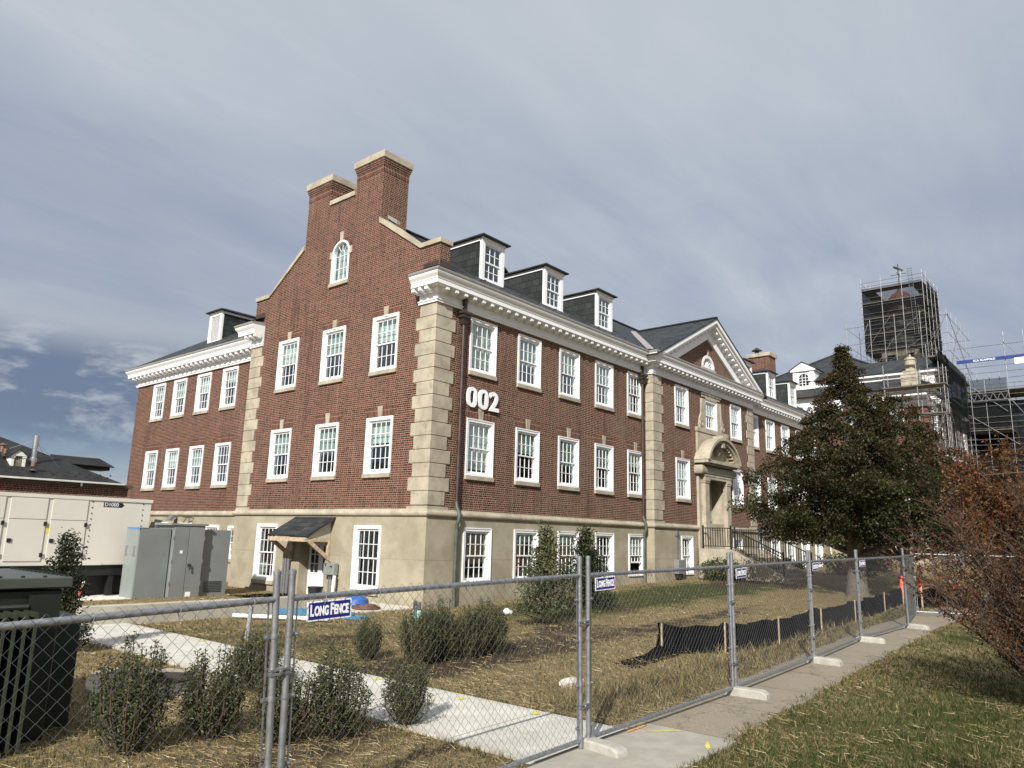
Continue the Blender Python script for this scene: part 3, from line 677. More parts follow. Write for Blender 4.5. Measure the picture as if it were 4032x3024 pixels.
def seg(r0, r1, ya, yb):
    for a, b in zip(arcs[:-1], arcs[1:]):
        pd.prism([(cx+r0*math.cos(a), zc+.93*r0*math.sin(a)), (cx+r1*math.cos(a), zc+.93*r1*math.sin(a)), (cx+r1*math.cos(b), zc+.93*r1*math.sin(b)), (cx+r0*math.cos(b), zc+.93*r0*math.sin(b))], gY, ya, yb)
seg(1.80, 1.93, YP-.74, YP); seg(1.66, 1.80, YP-.64, YP); seg(1.5, 1.66, YP-.30, YP)
pd.prism([(cx+1.6*math.cos(a), zc+.93*1.6*math.sin(a)) for a in arcs], gY, YP-.20, YP)
for i in range(15):
    a = R(32+i*116/14); x, z_ = cx+1.60*math.cos(a), zc+.93*1.60*math.sin(a); pd.bar((x, YP-.55, z_), (x, YP-.28, z_), .08, .09)
pd.box(cx-.14, cx+.14, YP-.66, YP-.2, 6.42, 6.86).box(cx-.18, cx+.18, YP-.70, YP-.2, 6.80, 6.98)
pd.lathe([(.02, -.0), (.10, .10), (.15, .25), (.11, .30)], (cx, YP-.32, 5.98), 10)
pdo = pd.build('segmental_pediment', STONE, sur); dn.build('dentils', STONE, sur)
us = MB()
us.box(31.52, 34.72, YP-.10, YP+.02, 5.9, 7.08).box(31.47, 34.78, YP-.14, YP+.02, 7.08, 7.28)
us.box(32.16, PW[1]-.64, YP-.06, YP+.04, 7.28, 8.8).box(PW[1]+.64, 34.08, YP-.06, YP+.04, 7.28, 8.8).box(32.16, 34.08, YP-.06, YP+.04, 8.725, 9.045).box(32.08, 34.16, YP-.09, YP+.03, 8.93, 9.04)
for s_ in (-1, 1):
    b = PW[1]+s_*.96; us.prism([(b, 7.29), (b+s_*.32, 7.29), (b+s_*.36, 7.48), (b+s_*.30, 7.75), (b+s_*.14, 7.98), (b+s_*.08, 8.7), (b, 8.7)], gY, YP-.08, YP+.02)
    for r_ in (.15, .08):
        us.tube([(b+s_*.19+r_*math.cos(t), YP-.10, 7.50+r_*math.sin(t)) for t in [i*math.pi/6 for i in range(13)]], .018, 5)
us.build('window_surround', STONE, bld)
# recess and boarded doorway
rc = MB()
rc.quad((32.02, YP, 2.9), (32.02, YP+.55, 2.9), (32.02, YP+.55, 5.0), (32.02, YP, 5.0)).quad((34.18, YP, 2.9), (34.18, YP+.55, 2.9), (34.18, YP+.55, 5.0), (34.18, YP, 5.0)).quad((32.02, YP, 4.99), (34.18, YP, 4.99), (34.18, YP+.55, 4.99), (32.02, YP+.55, 4.99))
rc.box(32.02, 34.18, YP-.1, YP+.55, 1.7, 2.9)
rc.build('door_reveal', STONE, sur)
dp_ = MB().box(32.02, 34.18, YP+.95, YP+.555, 1.7, 5.0).build('boarded_door', M('door_board', (.40, .37, .29), .8), bld)
pn = MB(); pn.box(32.2, 33.05, YP+.48, YP+.51, 3.05, 4.8).box(33.15, 34.0, YP+.48, YP+.51, 3.05, 4.8); pn.build('panel', M('door_board', (0, 0, 0)), dp_)
# --- rainwater pipes
def rainpipe(x, y, zg):
    m_ = MB(); m_.tube([(x, y-.10, 8.62), (x, y-.10, 2.98)], .055, 10); m_.box(x-.06, x+.06, y-.17, y-.06, 8.9, 9.42)
    for z_ in (7.2, 5.6, 4.1): m_.tube([(x, y-.10, z_-.03), (x, y-.10, z_+.03)], .064, 10)
    q = m_.build('downpipe', COPPER, bld, smooth=True)
    h = MB(); h.add([(x-.17, y-.24, 8.9), (x+.17, y-.24, 8.9), (x+.17, y-.005, 8.9), (x-.17, y-.005, 8.9), (x-.08, y-.17, 8.58), (x+.08, y-.17, 8.58), (x+.08, y-.03, 8.58), (x-.08, y-.03, 8.58)], [(0, 1, 2, 3), (4, 7, 6, 5), (0, 4, 5, 1), (1, 5, 6, 2), (2, 6, 7, 3), (3, 7, 4, 0)])
    h.box(x-.21, x+.21, y-.27, y-.004, 8.9, 8.98).box(x-.18, x+.18, y-.25, y-.004, 8.78, 8.83); h.build('leader_head', COPPER, q)
    b = MB(); b.tube([(x, y-.10, 3.05), (x, y-.10, 2.95), (x+.02, y-.21, 2.70), (x+.02, y-.21, 2.5), (x+.02, y-.13, 2.35), (x+.02, y-.12, zg)], .058, 10); b.build('lower_pipe', VERD, q, smooth=True)
rainpipe(16.25, YF, -.2); rainpipe(27.22, YF, .15)
# --- interior so that the windows look into rooms
it = MB()
it.box(XE+1.6, FX1-.4, YF+2.6, YF+2.7, -.3, 9.4).box(XW+1.8, XW+1.9, YF+2.7, 38.8, -.3, 9.4).box(XE+1.6, XE+1.7, YF+2.7, 26.2, -.3, 9.4)
it.build('room_wall', ROOM, bld)
fl = MB()
for z_ in (2.75, 6.3, 9.45): fl.box(XE+.25, FX1-.4, YF+.25, 26.2, z_, z_+.15).box(XW+.25, 28.8, 26.25, 38.8, z_, z_+.15)
fl.build('floor_slab', ROOM, bld)
# --- copper-capped far chimney
fc_ = MB().box(FX1-1.15, FX1, 18.95, 20.41, 11.5, 14.85).build('chimney', BRICK, bld)
MB().box(FX1-1.25, FX1+.1, 18.85, 20.51, 14.85, 15.1).build('chimney_cap', STONE, fc_)
MB().lathe([(.03, .34), (.36, .12), (.36, .10), (.14, .10), (.14, -.1)], (FX1-.9, 19.9, 15.25), 14).build('chimney_cowl', M('dark_metal', (.05, .05, .055), .5, .5), fc_)
# --- end door with timber canopy
WOOD = M('weathered_timber', (.40, .32, .22), .85, var=.25, scale=9, bump=.3)
cx_ = 21.28
cn = MB()
slab(cn, [(XE-1.02, 20.30, 1.93), (XE-1.02, 22.50, 1.93), (XE-.04, 22.42, 2.54), (XE-.04, 20.16, 2.54)], .05)
can = cn.build('door_canopy', SLATE, bld)
wd = MB()
wd.box(XE-1.0, XE-.93, 20.36, 22.46, 1.74, 1.87)
for y_ in (20.36, 22.38):
    wd.bar((XE-.95, y_+.04, 1.80), (XE-.04, y_+.04, 1.80), .08, .12)
    wd.bar((XE-.86, y_+.04, 1.76), (XE-.08, y_+.04, 1.22), .10, .12)
    wd.box(XE-.12, XE-.04, y_-.02, y_+.10, 1.10, 1.80)
wd.build('bracket', WOOD, can)
MB().prism([(XE-.92, 1.86), (XE-.05, 1.86), (XE-.05, 2.44)], lambda u, v, q: (u, q, v), 20.37, 20.41).build('gablet_board', M('grey_board', (.42, .39, .33), .85), can)
dr = MB(); xd = XE+.34
dr.box(xd, xd+.05, 20.62, 22.0, -.05, 1.72)
for ya, yb in ((20.66, 21.29), (21.33, 21.96)): dr.box(xd-.02, xd, ya, yb, -.03, .10).box(xd-.02, xd, ya, ya+.1, .1, 1.68).box(xd-.02, xd, yb-.1, yb, .1, 1.68).box(xd-.02, xd, ya+.1, yb-.1, .62, .72).box(xd-.02, xd, ya+.1, yb-.1, 1.60, 1.68)
drs = dr.build('door', WHITE, bld)
pg = MB()
for ya, yb in ((20.76, 21.19), (21.43, 21.86)): pg.quad((xd-.004, ya, .72), (xd-.004, yb, .72), (xd-.004, yb, 1.6), (xd-.004, ya, 1.6))
pg.build('pane', M('dark_pane', (.02, .025, .028), .08, spec=.8), drs)
mu = MB()
for ya, yb in ((20.76, 21.19), (21.43, 21.86)):
    mu.box(xd-.022, xd-.005, (ya+yb)/2-.012, (ya+yb)/2+.012, .72, 1.6)
    for z_ in (1.01, 1.31): mu.box(xd-.021, xd-.0055, ya, yb, z_-.012, z_+.012)
mu.build('muntins', WHITE, drs)
rv = MB(); rv.quad((XE-o, 20.62, -.05), (xd, 20.62, -.05), (xd, 20.62, 1.72), (XE-o, 20.62, 1.72)).quad((XE-o, 22.0, -.05), (xd, 22.0, -.05), (xd, 22.0, 1.72), (XE-o, 22.0, 1.72)).quad((XE-o, 20.62, 1.72), (xd, 20.62, 1.72), (xd, 22.0, 1.72), (XE-o, 22.0, 1.72))
rv.build('door_reveal', CONC, bld)
# --- numerals on the wall
num = thing('building_number', (17.32, YF, 6.34), 'white raised numerals 002 on the brick wall between the first two front windows', 'sign', world=False)
NW = M('sign_white', (.82, .83, .84), .4, var=.02)
def ring(cx0, w_, h, t, d):
    m_ = MB(); n = 40; pw = 2.6
    def pt(a, rx, rz): 
        c, s_ = math.cos(a), math.sin(a); return (cx0+rx*math.copysign(abs(c)**(2/pw), c), rz*math.copysign(abs(s_)**(2/pw), s_))
    for i in range(n):
        a, b = 2*math.pi*i/n, 2*math.pi*(i+1)/n
        m_.prism([pt(a, w_/2-t, h/2-t*.85), pt(a, w_/2, h/2), pt(b, w_/2, h/2), pt(b, w_/2-t, h/2-t*.85)], lambda u, v, q: (u, q, v), -.085, -.085+d)
    return m_
for xx in (-.53, .0): ring(xx, .46, .64, .13, .06).build('numeral', NW, num)
t2 = text_mesh('2', .86, .06, NW, .022); c2 = link('numeral', t2, num); c2.location = (.52, -.055, 0)
bpy.context.view_layer.update()
bb = [v.co.copy() for v in t2.vertices]; zmn, zmx = min(v.z for v in bb), max(v.z for v in bb); xmn, xmx = min(v.x for v in bb), max(v.x for v in bb)
for v in t2.vertices: v.co.z = (v.co.z-(zmn+zmx)/2)*.64/(zmx-zmn); v.co.x = (v.co.x-(xmn+xmx)/2)*.45/(xmx-xmn)
# ---------------------------------------------------------------- ground, paths
def axis(*segs):
    out = []
    for a, b, st in segs: out += list(np.arange(a, b, st))
    return out+[segs[-1][1]]
gx = axis((-900, -60, 120), (-60, -6, 9), (-6, 46, .5), (46, 110, 8), (110, 1500, 139)); gy = axis((-600, -40, 112), (-40, 0, 8), (0, 30, .5), (30, 110, 8), (110, 1400, 129))
gv = [(x, y, ground(x, y)-(0 if (-6 <= x <= 60 and 0 <= y <= 60) else .0)) for y in gy for x in gx]
nx = len(gx); gf = [(j*nx+i, j*nx+i+1, (j+1)*nx+i+1, (j+1)*nx+i) for j in range(len(gy)-1) for i in range(nx-1)]
def zone(x, y):
    """how green (0..1) and how bare (0..1) the lawn is at x, y - where straw was strewn and seed has come up"""
    gr = 0.15; ba = 0.06
    q = lambda cx, cy, rx, ry: math.exp(-(((x-cx)/rx)**2+((y-cy)/ry)**2))
    gr += 1.15*q(21.5, 13.2, 6.0, 1.7)+.8*q(28, 12.5, 3, 1.3)+.45*q(11, 2.4, 4.5, 1.2)+.25*q(9, 14.5, 2.2, 2.5)+.3*q(8.4, 11.5, 1.0, 2.0)+.35*q(24, 5.4, 5, .8)+.3*q(6.4, 21.5, 2, 3)+.45*q(20, 3.4, 4, .9)
    ba += 1.0*q(11.0, 9.2, 2.6, 1.0)+.8*q(8.3, 9.0, 1.6, .9)+.6*q(9.5, 12.5, 2.5, .9)+.5*q(16, 9, 2.5, .8)+.7*q(4.7, 6.6, 1.6, .9)+.7*q(14.5, 10.6, 1.8, .9)+.7*q(19, 12, 1.6, .7)+.5*q(10.5, 15, 1.8, 1.0)+.7*q(20.5, 9.3, 3.6, .55)+.85*q(30, 12.8, 4, 1.2)
    return min(1, gr), min(1, ba)
gm, g, b = newmat('lawn_soil')
pos = g.n('ShaderNodeNewGeometry').outputs['Position']
at = g.n('ShaderNodeAttribute', attribute_name='Zone').outputs['Color']; zs = g.n('ShaderNodeSeparateColor', ins={0: at})
nA = g.noise(pos, .9, 6, .65); nB = g.noise(pos, 6, 6, .7); nC = g.noise(g.n('ShaderNodeMapping', ins={0: pos, 'Scale': (30, 90, 30), 'Rotation': (0, 0, .5)}).outputs[0], 1, 4, .7)
nD = g.noise(g.n('ShaderNodeMapping', ins={0: pos, 'Scale': (80, 26, 30), 'Rotation': (0, 0, .3)}).outputs[0], 1, 4, .7)
straw = g.ramp(g.m('MULTIPLY', g.m('ADD', nC, nD), .5), [(.33, (.080, .058, .028)), (.46, (.205, .152, .075)), (.60, (.36, .285, .155))])
soil = g.mix(nB, (.036, .026, .018, 1), (.085, .062, .042, 1))
green = g.mix(nB, (.032, .044, .014, 1), (.080, .090, .030, 1))
fg = g.m('ADD', zs.outputs[0], g.m('MULTIPLY', g.m('SUBTRACT', nA, .5), 1.5), clamp=True)
fb = g.m('ADD', zs.outputs[1], g.m('MULTIPLY', g.m('SUBTRACT', g.noise(pos, 1.7, 6, .7), .55), 1.3), clamp=True)
c = g.mix(g.step(fg, .2, .75), straw, green); c = g.mix(g.step(fb, .25, .7), c, soil)
c = g.mix(g.m('MULTIPLY', g.step(nB, .45, .3), .5), c, (.05, .036, .022, 1))
g.lk(c, b.inputs['Base Color']); b.inputs['Roughness'].default_value = .95; b.inputs['Specular IOR Level'].default_value = .1
g.lk(g.n('ShaderNodeBump', ins={'Strength': .8, 'Distance': .04, 'Height': g.m('ADD', nC, nB)}).outputs[0], b.inputs['Normal'])
gmb = MB(); gmb.v = gv; gmb.f = gf
gme = gmb.mesh('ground', gm)
at_ = gme.attributes.new('Zone', 'FLOAT_COLOR', 'POINT'); zc_ = []
for x, y, z in gv:
    a_, b_ = zone(x, y) if -10 < x < 70 else (.3, 0); zc_ += [a_, b_, 0, 1]
at_.data.foreach_set('color', zc_)
tag(link('ground', gme), kind='structure')
def path(name, poly_fn, mat, n, lift, thick=.10):
    """poly_fn(t) -> two edge points; laid on the ground"""
    m_ = MB(); L = [poly_fn(i/n) for i in range(n+1)]; o_ = len(m_.v); K = 5
    for (a, b_) in L:
        for k in range(K+1):
            x = a[0]+(b_[0]-a[0])*k/K; y = a[1]+(b_[1]-a[1])*k/K; m_.v.append((x, y, ground(x, y)+lift))
        for q in (a, b_): m_.v.append((q[0], q[1], ground(*q)-thick))
    st = K+3
    for i in range(n):
        for k in range(K): m_.f.append((i*st+k, i*st+k+1, (i+1)*st+k+1, (i+1)*st+k))
        m_.f += [(i*st, (i+1)*st, (i+1)*st+K+1, i*st+K+1), (i*st+K, (i+1)*st+K, (i+1)*st+K+2, i*st+K+2)]
    return tag(m_.build(name, mat), kind='structure')
PATHM, g, b = newmat('new_path_concrete')
pos = g.n('ShaderNodeNewGeometry').outputs['Position']; pp = g.n('ShaderNodeSeparateXYZ', ins={0: pos})
c = g.mix(g.step(g.noise(pos, 3, 6, .6), .35, .7), (.47, .455, .405, 1), (.57, .555, .495, 1))
c = g.mix(g.m('MULTIPLY', g.step(g.noise(pos, 9, 5, .7), .62, .78), .25), c, (.40, .37, .31, 1))
jt = g.m('LESS_THAN', g.m('FRACT', g.m('DIVIDE', g.m('ADD', pp.outputs[1], .45), 1.55)), .010)
c = g.mix(g.m('MULTIPLY', g.step(g.noise(pos, 1.4, 7, .7), .55, .7), .3), c, (.33, .29, .22, 1))
c = g.mix(g.m('MULTIPLY', g.step(g.m('ABSOLUTE', g.m('SUBTRACT', pp.outputs[0], 6.71)), .60, .80), g.m('MULTIPLY', g.step(g.noise(pos, 6, 6, .7), .35, .6), .5)), c, (.24, .19, .125, 1))
c = g.mix(g.m('MULTIPLY', jt, .85), c, (.16, .15, .13, 1))
g.lk(c, b.inputs['Base Color']); b.inputs['Roughness'].default_value = .9
g.lk(g.n('ShaderNodeBump', ins={'Strength': .15, 'Distance': .005, 'Height': g.noise(g.n('ShaderNodeMapping', ins={0: pos, 'Scale': (8, 140, 1)}).outputs[0], 1, 3)}).outputs[0], b.inputs['Normal'])
path('garden_path', lambda t: ((5.92, 4.62+t*12.9), (7.50, 4.62+t*12.9)), PATHM, 40, .035)
WALKM, g, b = newmat('old_pavement')
pos = g.n('ShaderNodeNewGeometry').outputs['Position']; pp = g.n('ShaderNodeSeparateXYZ', ins={0: pos})
fine = g.noise(pos, 95, 3, .7); big = g.noise(pos, 1.3, 6, .65)
c = g.ramp(fine, [(.33, (.13, .108, .076)), (.5, (.24, .205, .15)), (.68, (.36, .315, .24))])
c = g.mix(g.m('MULTIPLY', g.step(big, .42, .7), .55), c, (.19, .165, .125, 1))
c = g.mix(g.m('MULTIPLY', g.step(g.noise(pos, 3.1, 5, .7), .58, .74), .5), c, (.12, .105, .078, 1))
jt = g.m('LESS_THAN', g.m('FRACT', g.m('DIVIDE', g.m('SUBTRACT', g.m('ADD', pp.outputs[0], g.m('MULTIPLY', big, .05)), 7.97), 1.52)), .016)
crk = g.n('ShaderNodeTexVoronoi', feature='DISTANCE_TO_EDGE', ins={'Vector': g.n('ShaderNodeVectorMath', operation='ADD', ins={0: pos, 1: g.noise(pos, 2.5, 5, .7, out=1)}).outputs[0], 'Scale': .45}).outputs[0]
c = g.mix(g.m('MULTIPLY', g.m('LESS_THAN', crk, .006), .6), c, (.06, .05, .04, 1))
c = g.mix(g.m('MULTIPLY', jt, .8), c, (.07, .06, .05, 1))
g.lk(c, b.inputs['Base Color']); b.inputs['Roughness'].default_value = .9
g.lk(g.n('ShaderNodeBump', ins={'Strength': .35, 'Distance': .006, 'Height': fine}).outputs[0], b.inputs['Normal'])
random.seed(3)
wig = [random.uniform(-.05, .05) for _ in range(90)]
path('pavement', lambda t: ((7.95+t*38, 3.62+.6*min(1, t*3)+wig[int(t*80)]), (7.95+t*38, 4.70+.75*min(1, t*3.2)+wig[int(t*80)+3])), WALKM, 80, .022)
SLABM = M('pavement_slab', (.31, .29, .245), .9, var=.12, scale=3.5, bump=.25, bscale=70, dirt=((.29, .27, .22), 2.2, .5, .7, .5))
path('pavement_slab', lambda t: ((4.6+t*3.34, 3.45+.1*t), (4.6+t*3.34, 4.60+.1*t)), SLABM, 8, .026)
# spray-paint marks and the worn drain pad
YEL = M('yellow_marking_paint', (.58, .50, .10), .8, var=.3, scale=20); ORA = M('orange_marking_paint', (.55, .28, .08), .8, var=.3, scale=20)
def mark(x, y, rx, ry, rz, mat, lift):
    m_ = MB(); n = 14; P = []
    for k in range(n):
        a = 2*math.pi*k/n; r_ = random.uniform(.7, 1.1); u, v = rx*r_*math.cos(a), ry*r_*math.sin(a)
        X, Y = x+u*math.cos(rz)-v*math.sin(rz), y+u*math.sin(rz)+v*math.cos(rz); P.append((X, Y, ground(X, Y)+lift))
    m_.add(P+[(x, y, ground(x, y)+lift)], [(k, (k+1) % n, n) for k in range(n)])
    return tag(m_.build('paint_mark', mat), kind='structure')
for (x, y) in ((7.36, 5.75), (7.3, 6.9), (7.35, 8.6), (7.3, 10.4), (7.35, 12.0), (7.4, 13.6)): mark(x, y, .085, .055, .6, YEL, .040)
mark(7.62, 4.56, .24, .035, .05, ORA, .033); mark(7.72, 4.30, .28, .022, -.72, YEL, .031); mark(7.55, 3.68, .16, .025, .5, YEL, .031)
# ---------------------------------------------------------------- low wall, drain, utility boxes
wl = MB(); wl.box(6.55, 9.05, 17.05, 17.30, -.3, .41).box(9.055, 13.0, 17.05, 17.30, -.3, .41)
tag(wl.build('low_wall', M('cast_concrete', (.38, .355, .295), .85, var=.14, scale=2, bump=.15), bevel=.012), 'low cast concrete wall at the end of the new path, in front of the grey cabinet', 'wall')
st = MB(); st.box(12.3, 15.1, 16.1, 18.9, -.3, .04).box(13.0, 15.05, 19.6, 22.8, -.3, .0)
tag(st.build('concrete_pad', M('pad_concrete', (.50, .47, .40), .9, var=.1, bump=.2), bevel=.01), 'concrete landing pad under the end door of the building', 'pad')
dpad = MB(); n = 20
dc = (5.1, 10.6)
P = []
for k in range(n):
    a = 2*math.pi*k/n; r_ = 1.0+.06*math.sin(3*a+1); u, v = .92*r_*math.copysign(abs(math.cos(a))**.75, math.cos(a)), 1.02*r_*math.copysign(abs(math.sin(a))**.75, math.sin(a)); P.append((dc[0]+u*.68+v*.47, dc[1]-u*.73+v*.88, .03))
dpad.add(P+[(x, y, -.15) for x, y, z in P], [tuple(range(n))]+[(k, (k+1) % n, (k+1) % n+n, k+n) for k in range(n)])
dth = thing('drain_inlet', (5.1, 10.6, 0), 'round drain grate in a rough concrete collar behind the front shrubs', 'drain', world=True)
dpad.build('collar', M('collar_concrete', (.33, .285, .22), .95, var=.15, scale=5, bump=.3), dth)
gr = MB(); gr.tube([(5.22+.34*math.cos(a), 10.52+.34*math.sin(a), .052) for a in [2*math.pi*k/28 for k in range(29)]], .022, 5)
for k in range(-6, 7):
    L = math.sqrt(max(0, .33**2-(k*.05)**2)); gr.box(5.22+k*.05-.012, 5.22+k*.05+.012, 10.52-L, 10.52+L, .047, .062)
gr.build('grate', M('cast_iron', (.055, .045, .038), .7, .3), dth)
# grey switchgear cabinet
GREY = M('grey_enamel', (.185, .20, .195), .42, var=.08, scale=1.5, dirt=((.14, .145, .135), 3, .5, .8, .6)); GREYL = M('grey_enamel_light', (.215, .235, .225), .45, var=.05)
cab = thing('switchgear_cabinet', (11.4, 23.4, 0), 'grey steel switchgear cabinet in three bays beside the end wall', 'electrical cabinet', world=True)
cy = 22.8; za, zb = -.12, 2.04
MB().box(10.09, 11.04, cy+.02, cy+.88, za, zb).build('bay', GREY, cab, bevel=.01)
MB().box(11.07, 12.05, cy-.10, cy+.95, za, zb+.10).build('bay', GREY, cab, bevel=.01); MB().box(10.95, 12.12, cy-.14, cy+1.0, zb+.10, zb+.16).build('lid', GREY, cab)
MB().box(12.10, 13.02, cy+.05, cy+.88, za, zb-.01).build('bay', GREY, cab, bevel=.01)
q = MB(); q.box(11.075, 11.535, cy-.125, cy-.10, za+.03, zb+.05).box(11.555, 12.035, cy-.125, cy-.10, za+.03, zb+.05); dcab = q.build('door', GREY, cab, bevel=.004)
h = MB(); h.tube([(11.62, cy-.13, .95), (11.62, cy-.18, .95)], .05, 12); h.tube([(11.62, cy-.19, .97), (11.62, cy-.19, .80)], .018, 8); h.build('handle', M('dark_metal', (0, 0, 0)), dcab)
q = MB()
for i in range(7): MB().box(12.25, 12.85, cy+.035, cy+.05, .12+.05*i, .14+.05*i).build('vent_slat', M('dark_metal', (0, 0, 0)), cab)
for zz in (.35, 1.0, 1.7):
    for xx in (11.055, 12.03): MB().box(xx, xx+.027, cy-.135, cy-.12, zz, zz+.12).build('hinge', GALV, dcab)
q = MB(); q.box(11.60, 11.76, cy-.132, cy-.126, .02, .16).box(11.30, 11.38, cy-.132, cy-.126, 1.30, 1.39); q.build('notice', NW, dcab)
q = MB()
for yy in (22.98, 23.50): q.tube([(10.08, yy, 1.5), (10.04, yy, 1.5), (10.04, yy, 1.22), (10.08, yy, 1.22)], .012, 6)
q.build('lifting_handle', GALV, cab)
q = MB(); q.box(10.083, 10.093, cy+.05, cy+.85, .0, zb-.04); q.build('side_panel', GREYL, cab)
q = MB(); q.add([(10.075, cy+.0, zb+.008), (10.35, cy+.0, zb+.008), (10.4, cy+.4, zb+.008), (10.075, cy+.85, zb+.008), (10.078, cy+.0, zb-.06), (10.078, cy+.85, zb-.03)], [(0, 1, 2, 3), (0, 3, 5, 4)]); q.build('blue_tape', M('blue_tape', (.05, .22, .45), .5), cab)
# generator in a beige enclosure
BEI = M('beige_enamel', (.60, .575, .515), .5, var=.04, scale=.8); BLK = M('black_steel', (.012, .012, .014), .5)
gen = thing('generator', (5, 25.3, 0), 'long beige generator enclosure with door panels on a black frame', 'generator', world=True)
gy0 = 24.0
MB().box(-3.5, 10.88, gy0, gy0+2.6, .92, 2.88).build('enclosure', BEI, gen, bevel=.015)
q = MB(); q.box(-3.5, 10.9, gy0-.03, gy0+2.62, 2.80, 2.905); q.build('roof_rail', BEI, gen)
q = MB(); q.box(-3.5, 9.6, gy0-.012, gy0, .92, 1.0)
for x0, x1 in ((8.07, 9.02), (7.02, 7.95), (5.88, 6.9), (4.8, 5.75), (3.7, 4.65)):
    p_ = MB(); p_.box(x0, x1, gy0-.022, gy0-.001, 2.20, 2.78); p_.build('panel', BEI, gen, bevel=.006)
    d_ = MB(); d_.box(x0, x1, gy0-.024, gy0-.001, 1.04, 2.18); dd_ = d_.build('door', BEI, gen, bevel=.006)
    k_ = MB(); k_.box(x0+.03, x0+.13, gy0-.05, gy0-.025, 1.56, 1.66).box(x1-.05, x1+.03, gy0-.045, gy0-.025, 2.02, 2.13).box(x1-.05, x1+.03, gy0-.045, gy0-.025, 1.16, 1.27); k_.build('latch', BLK, dd_)
q.build('skirt', BEI, gen)
BOLT = MB().tube([(0, -.001, 0), (0, -.012, 0)], .018, 8).mesh('bolt', BLK); pieces('bolt', BOLT, [(x, gy0, 1.10+i*.165) for i in range(11) for x in (9.14, 10.62)], gen)
q = MB(); q.box(9.40-.45+.5, 9.98, gy0-.006, gy0-.001, 2.62, 2.76); q.add([(9.98, gy0-.006, 2.62), (10.05, gy0-.006, 2.69), (9.98, gy0-.006, 2.76)], [(0, 1, 2)]); pl = q.build('nameplate', BLK, gen)
tm = link('lettering', text_mesh('D1000', .15, .004, NW, .0), pl); tm.location = (9.68, gy0-.009, 2.69)
q = MB(); q.box(7.99, 8.06, gy0-.004, gy0-.001, 1.82, 2.06); q.build('warning_label', M('yellow_label', (.65, .52, .05), .5), gen)
q = MB(); q.box(-3.5, 10.7, gy0+.08, gy0+2.5, .62, .92)
for x in (9.9, 8.9, 6.5, 3.5): q.box(x, x+.14, gy0+.1, gy0+.3, -.1, .62)
q.box(-3.5, 10.6, gy0+.5, gy0+2.4, -.1, .62); q.build('base_frame', BLK, gen)
tag(MB().box(7.5, 13.2, 22.9, 26.8, -.3, .02).build('plinth_slab', NEWCONC), 'thin concrete plinth slab under the generator and cabinet', 'slab')
# green pad-mounted transformer with cooling fins
OLV = M('olive_enamel', (.013, .017, .011), .4, var=.1, scale=2)
trf = thing('transformer', (1.8, 9.7, -.1), 'dark green transformer with cooling fins behind the left fence panel', 'transformer', world=True)
tx, ty = 3.16, 8.75
MB().box(.2, tx, ty, ty+1.75, -.3, 1.40).build('tank', OLV, trf, bevel=.012)
q = MB(); q.box(.15, tx+.06, ty-.07, ty+1.82, 1.42, 1.53); lid = q.build('lid', M('olive_lid', (.060, .068, .056), .38, var=.1), trf, bevel=.012)
q = MB()
for k in range(14): q.lathe([(.02, 0), (.02, .018)], (tx+.02, ty+.02+k*.13, 1.53), 6).lathe([(.02, 0), (.02, .018)], (tx-.2-k*.2, ty-.03, 1.53), 6)
q.tube([(2.45, ty+.1, 1.53), (2.45, ty+.1, 1.62), (2.49, ty+.1, 1.66), (2.53, ty+.1, 1.62), (2.53, ty+.1, 1.53)], .012, 6); q.build('bolt', OLV, lid)
q = MB()
FIN = M('olive_fin', (.034, .040, .026), .4, var=.1)
for k in range(16):
    q = MB(); x = 2.80-k*.088; q.box(x, x+.024, ty-.42, ty-.01, -.02, 1.22); q.build('cooling_fin', FIN, trf)
q = MB().tube([(1.2, ty-.05, 1.245), (2.84, ty-.05, 1.245)], .025, 8); q.build('header_pipe', FIN, trf)
MB().box(tx+.005, tx+.32, ty+.25, ty+1.6, -.3, 1.10).build('terminal_box', OLV, trf, bevel=.01)
q = MB(); q.prism([(tx-.32, 1.36), (tx-.04, 1.36), (tx-.04, 1.0), (tx-.26, 1.0)], lambda u, v, w_: (u, w_, v), ty-.10, ty-.005); q.build('lifting_lug', OLV, trf)
# ---------------------------------------------------------------- entrance steps and railings
stp = MB(); SX0, SX1, LZ = 31.3, 34.9, 1.78
stp.box(SX0, SX1, 14.0, YP-.14, -.1, LZ)
for k in range(7): stp.box(SX0+.12, SX1-.12, 14.0-.31*(k+1), 14.0-.31*k+.0, -.1, LZ-.165*(k+1))
for x0 in (SX0, SX1-.3): stp.prism([(14.0, LZ), (11.7, .72), (11.7, -.1), (14.0, -.1)], lambda u, v, w_: (w_, u, v), x0-.01, x0+.31)
sb = tag(stp.build('stone_steps', STONE, bevel=.01), 'stone entrance steps rising to the arched front doorway', 'steps')
def railing(x, lab):
    r_ = MB(); t = thing('iron_railing', (x, 13.5, LZ), lab, 'railing', 'iron railings of the entrance steps', world=True)
    r_.tube([(x, YP-.3, LZ+.90), (x, 14.0, LZ+.90), (x, 11.75, .72+.92)], .026, 6); r_.tube([(x, YP-.3, LZ+.12), (x, 14.0, LZ+.12), (x, 11.75, .72+.14)], .02, 6); r_.build('handrail', IRON, t)
    p_ = MB()
    for y, z_ in ((YP-.3, LZ), (14.0, LZ), (11.75, .72)): p_.box(x-.03, x+.03, y-.03, y+.03, z_-.02, z_+1.02)
    p_.build('newel', IRON, t)
    y = YP-.42; BAL = MB().box(-.013, .013, -.013, .013, .12, .90).mesh('baluster', IRON)
    while y > 11.85:
        z_ = LZ if y > 14 else LZ-(14-y)*(1.06/2.3); pieces('baluster', BAL, [(x, y, z_)], t); y -= .115
railing(SX0+.12, 'black iron railing along the near side of the entrance steps'); railing(SX1-.12, 'black iron railing along the far side of the entrance steps')
